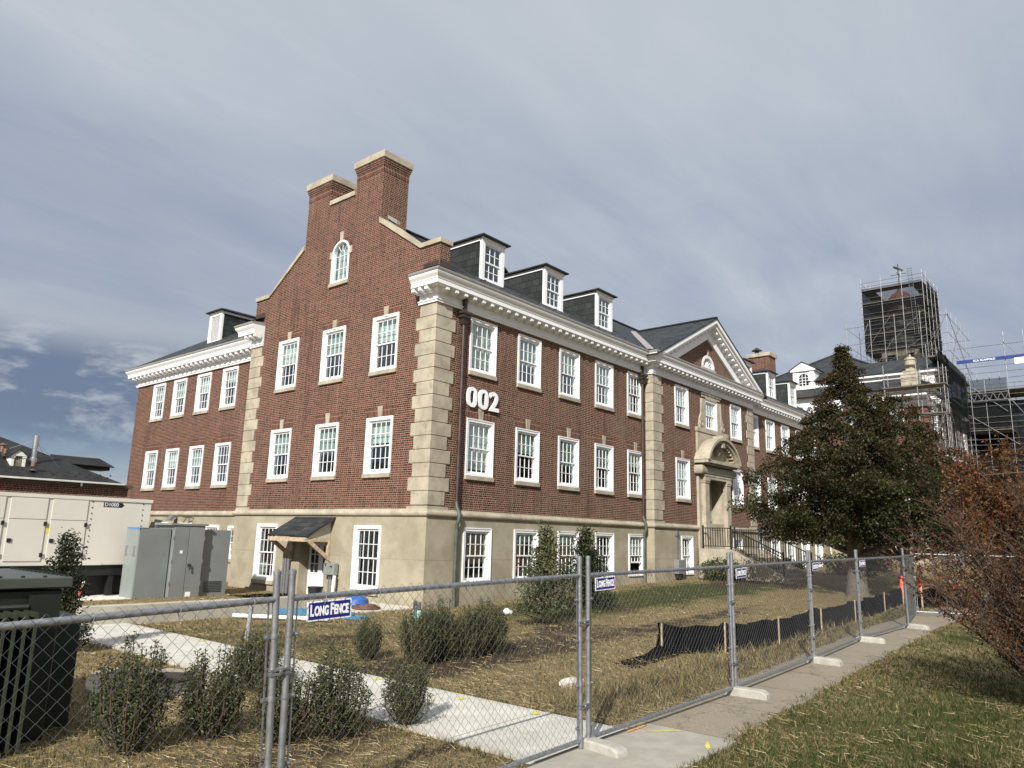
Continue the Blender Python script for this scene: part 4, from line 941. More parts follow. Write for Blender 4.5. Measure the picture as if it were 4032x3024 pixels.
# ---------------------------------------------------------------- small things by the walls
mb = thing('meter_box', (29.5, YP-.1, .9), 'grey electrical box with two conduits on the basement wall beside the entrance steps', 'electrical box', world=True)
MB().box(29.15, 29.75, YP-.28, YP-.04, .72, 1.30).build('box', GREY, mb, bevel=.012)
q = MB(); q.tube([(29.35, YP-.1, 1.3), (29.35, YP-.1, 2.35)], .02, 6).tube([(29.45, YP-.1, 1.3), (29.45, YP-.1, 2.4)], .02, 6); q.box(29.30, 29.5, YP-.14, YP-.04, 2.3, 2.5); q.build('conduit', GALV, mb)
q = MB(); q.box(29.25, 29.6, YP-.24, YP-.05, .55, .72); q.build('meter_base', BLK, mb)
db = thing('disconnect_box', (15.0, 20.1, .9), 'grey switch box on conduits beside the end door', 'electrical box', world=True)
MB().box(14.88, 15.05, 19.80, 20.34, .73, 1.10).build('box', GREYL, db, bevel=.01)
q = MB(); q.tube([(14.98, 20.15, .73), (14.98, 20.15, .0)], .022, 6).tube([(14.98, 20.05, .73), (14.98, 20.05, .0)], .018, 6); q.build('conduit', GALV, db)
q = MB(); q.tube([(14.86, 20.2, 1.0), (14.80, 20.22, 1.12), (14.82, 20.05, 1.18), (14.86, 19.95, 1.12)], .012, 5); q.tube([(14.88, 19.9, 1.0), (14.80, 19.9, 1.0)], .02, 6); q.build('switch_lever', BLK, db)
q = MB(); q.tube([(14.9, 19.82, .0), (14.92, 19.78, .72)], .055, 10); tag(q.build('pipe', NW, smooth=True), 'white plastic pipe standing beside the switch box', 'pipe')
q = MB()
for k, y in enumerate((22.75, 22.62, 22.47)): q.tube([(15.0, y, -.1), (15.0, y, 1.34-.02*k)], .045, 8)
tag(q.build('conduit_bank', GALV, smooth=True), 'three grey conduits rising up the end wall left of the door', 'conduits')
fl_ = thing('wall_floodlight', (16.2, 33.2, 2.5), 'silver floodlight bracketed under the stone band behind the cabinet', 'floodlight', world=True)
q = MB(); q.add([(16.0, 33.1, 2.36), (16.0, 33.4, 2.36), (15.8, 33.1, 2.36), (15.8, 33.4, 2.36), (16.1, 33.1, 2.58), (16.1, 33.4, 2.58), (15.98, 33.1, 2.60), (15.98, 33.4, 2.60)], [(0, 1, 3, 2), (4, 6, 7, 5), (0, 4, 5, 1), (2, 3, 7, 6), (0, 2, 6, 4), (1, 5, 7, 3)]); q.build('lamp_head', GALV, fl_)
q = MB(); q.box(16.0, 16.27, 33.2, 33.3, 2.5, 2.56); q.build('arm', GALV, fl_)
q = MB(); q.tube([(16.25, 31.75, 2.5), (16.05, 31.75, 2.52), (15.95, 32.05, 2.52)], .02, 6).tube([(16.05, 31.75, 2.52), (16.0, 31.6, 2.3)], .015, 6).tube([(16.05, 31.95, 2.52), (16.0, 32.1, 2.3)], .015, 6)
tag(q.build('pipe_bracket', COPPER), 'rusty pipe bracket on the wing wall beside the floodlight', 'bracket')
# things lying on the lawn
def gz(x, y): return ground(x, y)
q = MB(); q.tube([(9.8, 16.75, .08), (11.15, 14.92, .07)], .045, 8); tag(q.build('pipe', NW, smooth=True), 'long white pipe lying on the grass behind the fence sign', 'pipe')
BLUE = M('blue_fibreglass', (.06, .17, .28), .45, var=.1)
ld = thing('ladder', (11.8, 16.2, 0), 'pale blue extension ladder lying on the lawn before the end door', 'ladder', world=True)
q = MB()
A, B_ = Vector((11.3, 17.2, .05)), Vector((12.1, 14.75, .05)); sd = Vector((.16, .05, 0))
for s_ in (-1, 1): q.bar(A+sd*s_, B_+sd*s_, .03, .075)
q.build('rail', BLUE, ld)
q = MB()
for k in range(11): p_ = A.lerp(B_, (k+.3)/11); q.tube([p_-sd, p_+sd], .018, 6)
q.build('rung', GALV, ld)
q = MB()
for s_ in (-1, 1): q.bar(A+sd*s_*.8+Vector((0, 0, .07)), A.lerp(B_, .85)+sd*s_*.8+Vector((0, 0, .07)), .03, .06)
q.build('fly_rail', BLUE, ld)
def bucket(x, y, z_, r_, h, mat, lab, nm='bucket'):
    t = MB().lathe([(r_*.82, 0), (r_, h), (r_*1.05, h), (r_*1.05, h-.04), (r_*.94, h-.04), (r_*.78, .02)], (x, y, z_), 16).build(nm, mat, smooth=True); return tag(t, lab, nm)
bucket(13.1, 18.2, .04, .21, .50, BLK, 'black plastic bucket on the landing pad left of the hose drum'); bucket(12.75, 17.55, .04, .17, .36, BLK, 'smaller black bucket just in front of the end door pad')
q = MB().lathe([(.30, 0), (.36, .08), (.33, .22), (.20, .30), (.12, .32)], (13.7, 17.1, .04), 14); tag(q.build('tarp_bundle', M('blue_tarp', (.03, .10, .34), .5), smooth=True), 'bright blue bundled tarp on the landing pad', 'tarp')
q = MB()
for k in range(3): q.tube([(13.6+(.36-.05*k)*math.cos(a), 16.55+(.36-.05*k)*math.sin(a), .07+.03*k) for a in [2*math.pi*i/20 for i in range(21)]], .03, 5)
tag(q.build('hose_coil', M('brown_hose', (.12, .06, .035), .6)), 'coil of brown hose on the landing pad next to the tarp', 'hose')
hy = thing('standpipe', (12.82, 13.7, 0), 'short silver standpipe painted mint green behind the shrubs', 'standpipe', world=True)
MB().lathe([(.10, .28), (.10, .46), (.085, .47)], (12.82, 13.7, 0), 12).build('cap', GALV, hy, smooth=True)
MB().lathe([(.09, -.1), (.09, .14), (.115, .18), (.115, .26), (.095, .28)], (12.82, 13.7, 0), 12).build('pipe', M('mint_paint', (.36, .58, .50), .5), hy, smooth=True)
q = MB().tube([(8.19, 13.44, -.1), (8.22, 13.42, .62)], .045, 10); tag(q.build('marker_post', M('grey_plastic', (.27, .28, .28), .6), smooth=True), 'short grey plastic post standing in the lawn by the path', 'post')
stk = thing('survey_stake', (8.29, 22.0, 0), 'white survey stake with pink flagging tape beside the low wall', 'stake', world=True)
MB().bar((8.27, 22.0, -.1), (8.42, 22.0, .60), .05, .02).build('stake', NW, stk); MB().bar((8.33, 21.985, .22), (8.385, 21.985, .46), .06, .03).build('flagging', M('pink_tape', (.75, .12, .12), .6), stk)
def stone(x, y, sx, sy, sz, mat, lab, nm='rock'):
    bm = bmesh.new(); bmesh.ops.create_icosphere(bm, subdivisions=2, radius=1); 
    for v in bm.verts: k_ = random.uniform(.82, 1.12); v.co = Vector((v.co.x*sx*k_, v.co.y*sy*k_, v.co.z*sz*k_))
    me = bpy.data.meshes.new(nm); bm.to_mesh(me); bm.free(); me.materials.append(mat); o_ = link(nm, me); o_.location = (x, y, ground(x, y)+sz*.3); return tag(o_, lab, nm)
stone(9.1, 6.5, .26, .16, .09, M('pale_rock', (.50, .47, .42), .9), 'pale flat rock in the grass behind the second fence post')
stone(16.2, 13.7, .18, .12, .12, NW, 'crumpled white paper bag on the lawn near the building corner', 'paper_bag')
# ---------------------------------------------------------------- chain-link fence
PAN = 3.465
def fence_meshes(L):
    """one panel, x from 0 to L, standing on z=0"""
    H0, H1, zt = .10, 1.69, 1.88
    post = MB().tube([(0, 0, .0), (0, 0, zt-.012)], .0245, 10); post.lathe([(.027, zt-.03), (.027, zt-.005), (.012, zt+.008)], (0, 0, 0), 10)
    pm = post.mesh('post', GALV, True)
    top = MB().tube([(.02, 0, H1), (L-.02, 0, H1)], .0215, 10).mesh('top_rail', GALV, True)
    bot = MB().tube([(.02, 0, H0), (L-.02, 0, H0)], .0215, 10).mesh('bottom_rail', GALV, True)
    w_ = MB(); s_ = .0465; hz = .0465; nW = int((L-.16)/s_); r_ = .0019; x0 = .08
    nz = int((H1+.04-H0+.02)/hz)
    for i in range(nW):
        pts = []
        for k in range(nz+1):
            x = x0+i*s_+(s_*.5 if (k % 2) else -s_*.5)+s_*.5; pts.append((x if i % 2 == 0 else 2*(x0+i*s_)+s_-x, -.024+(.004 if k % 2 else -.004)*(1 if i % 2 == 0 else -1), H1+.046-k*hz))
        w_.tube(pts, r_, 3, cap=False)
    # knuckles over the top rail and tie wires
    tie = MB()
    for k in range(1):
        x = 0; tie.tube([(x-.01, -.028, H1-.055), (x, -.03, H1), (x, 0, H1+.029), (x, .03, H1), (x+.012, .018, H1-.05)], .003, 4)
    wm = w_.mesh('chain_link', WIRE); tm_ = tie.mesh('tie_wire', WIRE)
    tb = MB().bar((0, 0, H0+.02), (0, 0, H1-.02), .012, .005).mesh('tension_bar', GALV)
    cl = MB()
    cl.lathe([(.0275, -.016), (.0285, 0), (.0275, .016)], (0, 0, 0), 10); cl.box(.024, .075, -.006, .006, -.014, .014); cl.tube([(.06, -.02, 0), (.06, .02, 0)], .008, 6)
    cm = cl.mesh('clamp', GALV, True)
    return pm, top, bot, wm, tm_, tb, cm
FM = fence_meshes(PAN)
cb_ = MB()
for z_ in (.42, 1.22): cb_.box(PAN-.060, PAN+.098, -.030, .030, z_-.022, z_-.006).box(PAN-.060, PAN+.098, -.030, .030, z_+.006, z_+.022).tube([(PAN+.018, -.04, z_), (PAN+.018, .03, z_)], .012, 6)
CPL = cb_.mesh('coupling', GALV)
def panel(x, y, z_, rz, pitch, label):
    t = thing('temporary_fence', (x, y, z_), label, 'fence panel', 'chain link fence panels along the pavement', rz)
    t.rotation_euler = (0, -pitch, rz)
    pm, top, bot, wm, tm_, tb, cm = FM
    for px_ in (.028, PAN-.028): link('post', pm, t).location = (px_, 0, 0)
    if label != labs[-1]: link('coupling', CPL, t)
    link('top_rail', top, t); link('bottom_rail', bot, t); link('chain_link', wm, t); pieces('tie_wire', tm_, [(.3+k*(PAN-.5)/6, 0, 0) for k in range(7)], t)
    for px_, sg_ in ((.082, 1), (PAN-.082, -1)):
        link('tension_bar', tb, t).location = (px_, 0, 0)
        for z2 in (.22, .62, 1.05, 1.45):
            c_ = link('clamp', cm, t); c_.location = (.028 if sg_ > 0 else PAN-.028, 0, z2); c_.rotation_euler = (0, 0, 0 if sg_ > 0 else math.pi)
    return t
FP = [(-.36, 4.66), (3.13, 4.60), (6.67, 4.56), (10.17, 4.54), (13.67, 4.66), (17.17, 4.86), (20.62, 4.74)]
labs = ['nearest fence panel at the left edge, in front of the transformer', 'fence panel crossing the new path, carrying the largest blue sign', 'fence panel right of the new path, second sign in front of the cone shrubs',
        'fence panel in front of the torn end of the black silt fence', 'fence panel in front of the tree trunk', 'last fence panel before the corner, beside the farthest concrete foot']
FZ = [-.235, -.085, .0, .045, .085, .10, .15]
for i in range(6):
    a, b_ = FP[i], FP[i+1]; rz = math.atan2(b_[1]-a[1], b_[0]-a[0])
    panel(a[0], a[1], FZ[i], rz, math.atan2(FZ[i+1]-FZ[i], PAN), labs[i])
panel(20.68, 4.78, .16, math.atan2(.55, 3.4), 0, 'leaning fence panel seen edge on where the fence turns a corner')
panel(24.1, 5.35, .2, math.atan2(-2.6, 1.0), 0, 'far fence panel closing off the pavement, partly behind the red bush')
BM = MB().prism([(-.29, 0), (.29, 0), (.275, .095), (.20, .125), (-.20, .125), (-.275, .095)], lambda u, v, w_: (w_, u, v), -.09, .09).mesh('concrete_block', BLOCK, bevel=.018)
blab = ['concrete foot nearest the camera, under the post beside the new path', 'concrete foot second from the camera, at the pavement edge', 'concrete foot below the third pair of posts', 'concrete foot of the fourth pair of posts', 'farthest concrete foot, at the corner of the fence']
for i in range(2, 7):
    x, y = FP[i]; o_ = link('concrete_block', BM); o_.location = (x+.0, y-.17, ground(x, y)-.02+(.02 if i > 2 else .0)); o_.rotation_euler = (0, 0, R((-8, 4, -3, 6, -12)[i-2])); tag(o_, blab[i-2], 'concrete block', 'concrete fence feet')
# blue signs wired to the mesh
SB = M('sign_blue', (.010, .014, .19), .35, var=.05)
sg1 = MB().box(-.19, .19, -.004, .0, -.068, .068).mesh('sign_plate', NW); sg2 = MB().box(-.178, .178, -.006, -.0045, -.057, .057).mesh('sign_field', SB)
tA = text_mesh('LONG FENCE', .084, .002, NW, .0032, sx=.80); 
def small_caps():
    big = [text_mesh(c_, .118, .002, NW, .0045, sx=.80) for c_ in 'LF']; sm = [text_mesh(c_, .096, .002, NW, .0045, sx=.80) for c_ in ('ONG', 'ENCE')]
    ws = []
    for m_ in (big[0], sm[0], big[1], sm[1]):
        xs = [v.co.x for v in m_.vertices]; zs_ = [v.co.z for v in m_.vertices]; ws.append((min(xs), max(xs), min(zs_)))
    gap = [.006, .024, .006]; tot = sum(b_-a for a, b_, c_ in ws)+sum(gap); k_ = .330/tot; x = -.165; out = MB()
    for i, m_ in enumerate((big[0], sm[0], big[1], sm[1])):
        a, b_, c_ = ws[i]; out.add([((v.co.x-a)*k_+x, v.co.y, (v.co.z-c_)*.92-.036) for v in m_.vertices], [tuple(p.vertices) for p in m_.polygons]); x += (b_-a)*k_+(gap[i]*k_ if i < 3 else 0)
    return out.mesh('lettering', NW)
tA = small_caps()
slab_ = ['largest blue LONG FENCE sign, on the panel beside the pair of tall posts', 'blue LONG FENCE sign in front of the dark cone shrub', 'blue LONG FENCE sign in front of the entrance steps', 'small far LONG FENCE sign below the tree branches', 'farthest LONG FENCE sign, right of the tree trunk']
for i in range(1, 6):
    a, b_ = Vector(FP[i]), Vector(FP[i+1]); d_ = (b_-a).normalized(); p_ = a+d_*.30
    t = thing('fence_sign', (p_.x, p_.y-.018, FZ[i]+1.60), slab_[i-1], 'sign', 'blue signs wired to the fence', math.atan2(d_.y, d_.x)); t.rotation_euler = (0, R(-2.0), math.atan2(d_.y, d_.x))
    link('sign_plate', sg1, t); link('sign_field', sg2, t); l_ = link('lettering', tA, t); l_.location = (0, -.0072, 0)
# ---------------------------------------------------------------- silt fence, cones
SILT = M('black_geotextile', (.007, .007, .008), 1.0, var=.3, scale=6, spec=0.0)
sf = thing('silt_fence', (17, 6.1, .1), 'black fabric silt fence on wooden stakes running across the lawn, its near end torn', 'silt fence', world=True)
line = [(12.45, 7.05), (13.0, 6.7), (13.75, 6.2), (14.4, 6.0), (15.6, 5.98), (17.5, 6.05), (19.0, 6.1), (20.6, 6.15), (22.4, 6.2), (24.3, 6.3), (26.5, 6.45), (28.5, 6.6)]
pts = []
for (x0, y0_), (x1, y1_) in zip(line[:-1], line[1:]):
    for k in range(8): t = k/8; pts.append((x0+(x1-x0)*t, y0_+(y1_-y0_)*t+.05*math.sin(9*x0+k*1.3)))
fb_ = MB(); nP = len(pts)
for i, (x, y) in enumerate(pts):
    hh = .53+.02*math.sin(i*.8)+.02*math.sin(i*.31+1)-.05*math.sin(math.pi*((i % 14)/14))+(.05 if i in (14, 15) else 0); z_ = ground(x, y)
    for k in range(5): fb_.v.append((x+.025*math.sin(i*1.7+k), y+.04*math.sin(i*.9+k*1.4), z_-.03+(hh+.03)*k/4))
for i in range(nP-1):
    for k in range(4): fb_.f.append((i*5+k, (i+1)*5+k, (i+1)*5+k+1, i*5+k+1))
fb_.build('fabric', SILT, sf, smooth=True)
for i in (1, 14, 30, 43, 58, 74, 86):
    if i < nP: x, y = pts[i]; z_ = ground(x, y); MB().box(x-.014, x+.014, y-.085, y-.06, z_-.1, z_+.55).build('stake', WOOD, sf)
cr_ = MB(); n = 14; m_ = 7
for i in range(n+1):
    for k in range(m_+1):
        u, v = i/n, k/m_; x = 10.95+1.75*u+.1*v; y = 6.55+.5*v+.15*u; cr_.v.append((x, y, ground(x, y)+.02+.05*abs(math.sin(u*7+v*2))*math.sin(v*3.1)*(.4+u)+(.13*max(0, 1-abs(u-.8)/.25)*math.sin(v*3.14))))
for i in range(n):
    for k in range(m_): cr_.f.append((i*(m_+1)+k, (i+1)*(m_+1)+k, (i+1)*(m_+1)+k+1, i*(m_+1)+k+1))
tag(cr_.build('torn_fabric', SILT, smooth=True), 'crumpled piece of black silt fabric lying on the grass at the torn end', 'fabric')
q = thing('silt_fence', (29, 5, .2), 'short black silt fence on wooden stakes at the far pavement, beside the cones', 'silt fence', world=True)
s2 = MB().add([(26.6, 6.0, .15), (27.6, 5.6, .15), (28.9, 4.8, .15), (28.9, 4.8, .78), (27.6, 5.6, .82), (26.6, 6.0, .66)], [(0, 1, 4, 5), (1, 2, 3, 4)]); s2.build('fabric', SILT, q)
for x, y in ((27.0, 5.82), (28.0, 5.32), (28.8, 4.82)): MB().box(x-.025, x+.025, y-.08, y-.04, .1, .9).build('stake', WOOD, q)
CO = M('cone_orange', (.85, .12, .04), .5, var=.05)
def cone(x, y, h, lab):
    z_ = ground(x, y); t = thing('traffic_cone', (x, y, z_), lab, 'traffic cone', 'orange traffic cones')
    MB().box(-.19, .19, -.19, .19, 0, .04).build('base', BLK, t); MB().lathe([(.15, .04), (.04, h), (.03, h+.01)], (0, 0, 0), 14).build('cone', CO, t, smooth=True)
cone(30.2, 7.05, .80, 'orange traffic cone on the lawn left of the edge-on fence panel'); cone(30.9, 6.6, .72, 'orange traffic cone seen through the edge-on fence panel')
dl = thing('delineator', (31.5, 6.75, .28), 'orange and white delineator cone with striped bars leaning from its top', 'delineator', world=True)
z_ = .28
for k in range(5): MB().lathe([(.15-.022*k, z_+.05+k*.22), (.15-.022*(k+1), z_+.05+(k+1)*.22)], (31.5, 6.75, 0), 12).build('cone' if k % 2 == 0 else 'reflective_band', CO if k % 2 == 0 else NW, dl)
MB().box(31.25, 31.75, 6.5, 7.0, z_, z_+.05).build('base', BLK, dl)
for s_ in (0, .35):
    A, B_ = Vector((31.5, 6.7, 1.38)), Vector((32.0+s_*.3, 5.3-s_*.5, .62+.12*s_)); 
    qa = MB(); qb = MB()
    for k in range(10): (qa if k % 2 else qb).bar(A.lerp(B_, k/10), A.lerp(B_, (k+1)/10), .06, .06)
    pb_ = qa.build('striped_bar', CO, dl); qb.build('white_band', NW, pb_)
# ---------------------------------------------------------------- plants
def leaf_mesh(name, C, size, nrm_bias, cols, asp=.5, seed=1, mat=LEAF):
    """C: (n,3) leaf centres; one bent leaf (two triangles folded along the rib) each"""
    r = np.random.default_rng(seed); n = len(C)
    d = r.normal(size=(n, 3)); d /= np.linalg.norm(d, axis=1)[:, None]
    q = r.normal(size=(n, 3))+nrm_bias; q -= d*np.sum(q*d, 1)[:, None]; q /= np.linalg.norm(q, axis=1)[:, None]
    s = np.cross(d, q); L = (size*r.uniform(.65, 1.35, n))[:, None]
    V = np.stack([C-d*L*.5, C+s*L*asp*.5+q*L*.10, C+d*L*.5, C-s*L*asp*.5+q*L*.10], 1).reshape(-1, 3)
    F = (np.arange(n)[:, None]*4+np.array([0, 1, 2, 0, 2, 3])).reshape(-1)
    me = bpy.data.meshes.new(name); me.vertices.add(4*n); me.vertices.foreach_set('co', V.astype(np.float32).ravel())
    me.loops.add(6*n); me.loops.foreach_set('vertex_index', F.astype(np.int32)); me.polygons.add(2*n)
    me.polygons.foreach_set('loop_start', np.arange(2*n, dtype=np.int32)*3); me.update(calc_edges=True); me.validate()
    a = me.attributes.new('Col', 'FLOAT_COLOR', 'POINT'); cc_ = np.concatenate([np.repeat(cols, 4, 0), np.ones((4*n, 1))], 1)
    a.data.foreach_set('color', cc_.astype(np.float32).ravel()); me.materials.append(mat); return me
def palette(n, cols, wts, seed, var=.3):
    r = np.random.default_rng(seed); i = r.choice(len(cols), n, p=np.array(wts)/sum(wts)); return np.array(cols)[i]*r.uniform(1-var, 1+var, (n, 1))
def big_tree(loc, H, zb, prof, nclump, per, cr, lsize, label, redf, seed, trunk_r=.28, group=None, lean=(0, 0), cat='tree', flat=.55):
    """prof: list of (z, radius) of the crown; clumps ride on limbs and are flattened into sprays"""
    r = np.random.default_rng(seed); random.seed(seed)
    t = thing('tree', loc, label, cat, group)
    zs_ = [p[0] for p in prof]; rs_ = [p[1] for p in prof]
    tk = MB(); tk.tube([(0, 0, -.2), (.02, .01, .4), (.03, -.02, 1.2), (.05, .04, zb+.6), (0, .05, H*.55), (-.03, 0, H*.8), (0, 0, H*.97)], [trunk_r*1.35, trunk_r*1.05, trunk_r*.92, trunk_r*.8, trunk_r*.5, trunk_r*.25, .03], 10)
    tk.build('trunk', BARK, t, smooth=True)
    cl = []; limbs = []; k = 0
    while len(cl) < nclump:
        z = r.uniform(zb, H); R_ = np.interp(z, zs_, rs_)
        if r.uniform() > .25+.75*R_/max(rs_): continue
        a = r.uniform(0, 2*math.pi); lob = 1+.20*math.sin(3*a+seed+z*.9)+.15*math.sin(5*a+z*2.6)+.12*math.sin(z*5.2+2*a)+r.normal()*.06
        rr = R_*lob*(r.uniform(.2, 1)**.42); x, y = rr*math.cos(a), rr*math.sin(a)
        cl.append((x, y, z, rr/max(R_, .1)))
        k += 1
        if k % max(1, nclump//70) == 0:
            z0 = max(zb*.75, z-.55*rr-.3); lm = MB(); limbs.append(lm); lm.tube([(0, 0, z0), (x*.35, y*.35, z0+.20*(z-z0)+.1), (x*.75, y*.75, z-.12), (x, y, z)], [.085, .06, .035, .012], 5)
    for lm in limbs: lm.build('limb', BARK, t, smooth=True)
    P = []; CO_ = []
    for (x, y, z, q) in cl:
        rz_ = np.interp(z, zs_, rs_)/max(rs_); c_ = cr*(.42+.58*rz_)*r.uniform(.65, 1.25); n_ = int(per*(.35+.65*rz_)*r.uniform(.7, 1.3))
        d = r.normal(size=(n_, 3)); d *= (r.uniform(0, 1, n_)**(1/2.8)/np.linalg.norm(d, axis=1))[:, None]
        d[:, 2] *= flat; d[:, 2] += .18*(1-np.hypot(d[:, 0], d[:, 1])); P.append(d*c_+np.array([x, y, z]))
        tone = r.uniform(.5, 1.4); red = redf(z/H, q) * r.uniform(.2, 1.8)
        g_ = palette(n_, [(.014, .021, .007), (.026, .036, .011), (.048, .058, .018), (.05, .042, .016)], [4, 4, 2, 1.2], int(r.integers(1e9)))*tone
        e_ = palette(n_, [(.055, .030, .013), (.085, .030, .015), (.052, .042, .015), (.11, .045, .018)], [3, 2, 4, 1], int(r.integers(1e9)))
        top = np.clip(d[:, 2:3]/flat*.8+.45, 0, 1); m_ = np.clip(red*top*1.15+r.normal(size=(n_, 1))*.12*(red > .05), 0, .95); CO_.append(g_*(1-m_)+e_*m_)
    P = np.concatenate(P); CO_ = np.clip(np.concatenate(CO_), 0, 1)
    link('crown', leaf_mesh('crown', P, lsize, np.array([0, 0, .9]), CO_, .55, seed), t); return t
tz = lambda x, y: (x, y, ground(x, y))
big_tree(tz(29.5, 8.38), 9.35, 1.9, [(1.5, 1.9), (2.0, 2.8), (2.7, 3.2), (3.4, 3.1), (4.4, 2.7), (5.5, 2.15), (6.5, 1.6), (7.6, .85), (8.5, .32), (9.4, .04)], 600, 240, .56, .092,
         'big dark green tree with reddish tips in front of the building, nearest the fence', lambda h, q: (.10+max(0, (h-.3)*.8))*(.4+q), 11, .34)
big_tree(tz(36.6, 8.3), 8.3, 1.4, [(1.4, 1.6), (2.5, 3.1), (4, 2.9), (5.5, 2.2), (7.2, 1.1), (8.6, .1)], 240, 220, .62, .11,
         'second tree behind the big one, rusty red at the top, below the scaffolding', lambda h, q: .75+.5*h, 23, .28)
# the autumn tree and the red bush by the pavement
def twig_bush(loc, label, stems, H, spread, leafn, lcols, lw, lsize, seed, nm, cat, sub=7, droop=.0, berries=0, tw=.012, arch=1.0):
    r = np.random.default_rng(seed); t = thing(nm, loc, label, cat); st = MB(); pts = []
    for i in range(stems):
        a = 2*math.pi*(i+r.uniform(-.4, .4))/stems; out = spread*r.uniform(.25, 1.0); h = H*r.uniform(.55, 1.0)*(1-.35*(out/spread)**2)
        p0 = np.array([.16*math.cos(a), .16*math.sin(a), -.05]); ctl = np.array([out*.35*math.cos(a), out*.35*math.sin(a), h*.5*arch]); p1 = np.array([out*math.cos(a+.2), out*math.sin(a+.2), h])
        N = 8; path_ = [(1-u)**2*p0+2*u*(1-u)*ctl+u*u*p1+r.normal(size=3)*.03*u for u in [k/N for k in range(N+1)]]
        st.tube([tuple(p) for p in path_], [tw*2*(1-k/N)+.004 for k in range(N+1)], 4, cap=False)
        for k in range(2, N+1):
            for s in range(sub):
                d = r.normal(size=3); d[2] = abs(d[2])*.7-droop; d += (path_[k]-path_[k-1])/np.linalg.norm(path_[k]-path_[k-1])*.8; d /= np.linalg.norm(d); L = r.uniform(.18, .55)*H/3*(1.25-.5*k/N)
                b0 = path_[k]+(path_[k-1]-path_[k])*r.uniform(0, 1); b1 = b0+d*L*.5+r.normal(size=3)*.03; b2 = b0+d*L+np.array([0, 0, .05*L])+r.normal(size=3)*.04
                st.tube([tuple(b0), tuple(b1), tuple(b2)], [tw*.55, tw*.38, .0018], 3, cap=False)
                u = r.uniform(0, 1, (leafn, 1)); pts.append(np.where(u < .5, b0+(b1-b0)*u*2, b1+(b2-b1)*(u*2-1))+r.normal(size=(leafn, 3))*lsize*.6)
                if berries and r.uniform() < berries: st.lathe([(.003, -.014), (.014, -.006), (.014, .006), (.003, .014)], tuple(b2), 5)
    st.build('stems', DBARK, t)
    P = np.concatenate(pts); link('leaves', leaf_mesh('leaves', P, lsize, np.array([0, 0, .3]), palette(len(P), lcols, lw, seed), .5, seed), t); return t
twig_bush(tz(12.25, .95), 'twiggy bush with small dark red leaves at the right edge beside the pavement', 66, 3.5, 1.95, 8, [(.105, .042, .018), (.070, .032, .016), (.14, .056, .022), (.24, .07, .03), (.10, .065, .024)], [4, 4, 2, .3, .5], .040, 5, 'bush', 'bush', sub=10, berries=.06, tw=.0085)
twig_bush(tz(27.6, 2.6), 'autumn tree with orange and rusty leaves behind the red bush', 30, 5.7, 3.6, 18, [(.15, .055, .018), (.11, .036, .016), (.085, .055, .018), (.21, .09, .025), (.05, .045, .016)], [3, 4, 3, 1, 2], .11, 6, 'tree', 'tree', sub=11, tw=.02)
twig_bush((5.0, -.75, -.05), 'unseen twiggy bush added outside the right edge to shade the grass corner', 40, 3.3, 1.5, 9, [(.115, .046, .020), (.080, .036, .018), (.15, .062, .026)], [4, 4, 2], .06, 15, 'bush', 'bush', sub=9, tw=.009)  # unseen bush, added to cast shade over the near right corner of the lawn
# evergreen shrubs
def shrub_mesh(h, rad, n, lsize, seed, cone=False, cols=None, wts=None, low=.05, sprig=True):
    r = np.random.default_rng(seed); P = []; st = MB()
    ns = 46 if not cone else 70
    for i in range(ns):
        a = r.uniform(0, 2*math.pi)
        if cone:
            z = h*(r.uniform(0, 1)**1.15)*.97+.03; q = rad*(1-(z/h)**1.25)*r.uniform(.55, 1.08)+.03; top = np.array([q*math.cos(a), q*math.sin(a), z+.10*h*r.uniform(0, 1)*(1-z/h)+.05]); base = np.array([0, 0, z*.75])
        else:
            q = rad*r.uniform(.15, 1.0)**.7; hh = h*(1-.42*(q/rad)**2)*r.uniform(.72, 1.06); top = np.array([q*math.cos(a), q*math.sin(a), hh]); base = np.array([q*.25*math.cos(a), q*.25*math.sin(a), 0])
        m = (base+top)/2+np.array([.25*q*math.cos(a), .25*q*math.sin(a), 0]); st.tube([tuple(base), tuple(m), tuple(top)], [.012, .009, .003], 4, cap=False)
        k = int(n/ns); u = r.uniform(.12 if not cone else .1, 1.0, (k, 1))**.8; pt = (1-u)**2*base+2*u*(1-u)*m+u*u*top
        sc = (rad*.21)*(1.2-.85*u) if not cone else (rad*.20)*(1.2-.7*u); P.append(pt+r.normal(size=(k, 3))*sc*np.array([1, 1, .8]))
    P = np.concatenate(P); P[:, 2] = np.maximum(P[:, 2], low)
    cols = cols or [(.040, .050, .020), (.066, .080, .031), (.100, .115, .048), (.14, .145, .068)]; wts = wts or [4, 4, 2, .7]
    return st.mesh('stems', DBARK), leaf_mesh('foliage', P, lsize, np.array([0, 0, .5]), palette(len(P), cols, wts, seed), .42, seed)
SM = [shrub_mesh(1.12, .37, 7000, .036, 40+i) for i in range(4)]
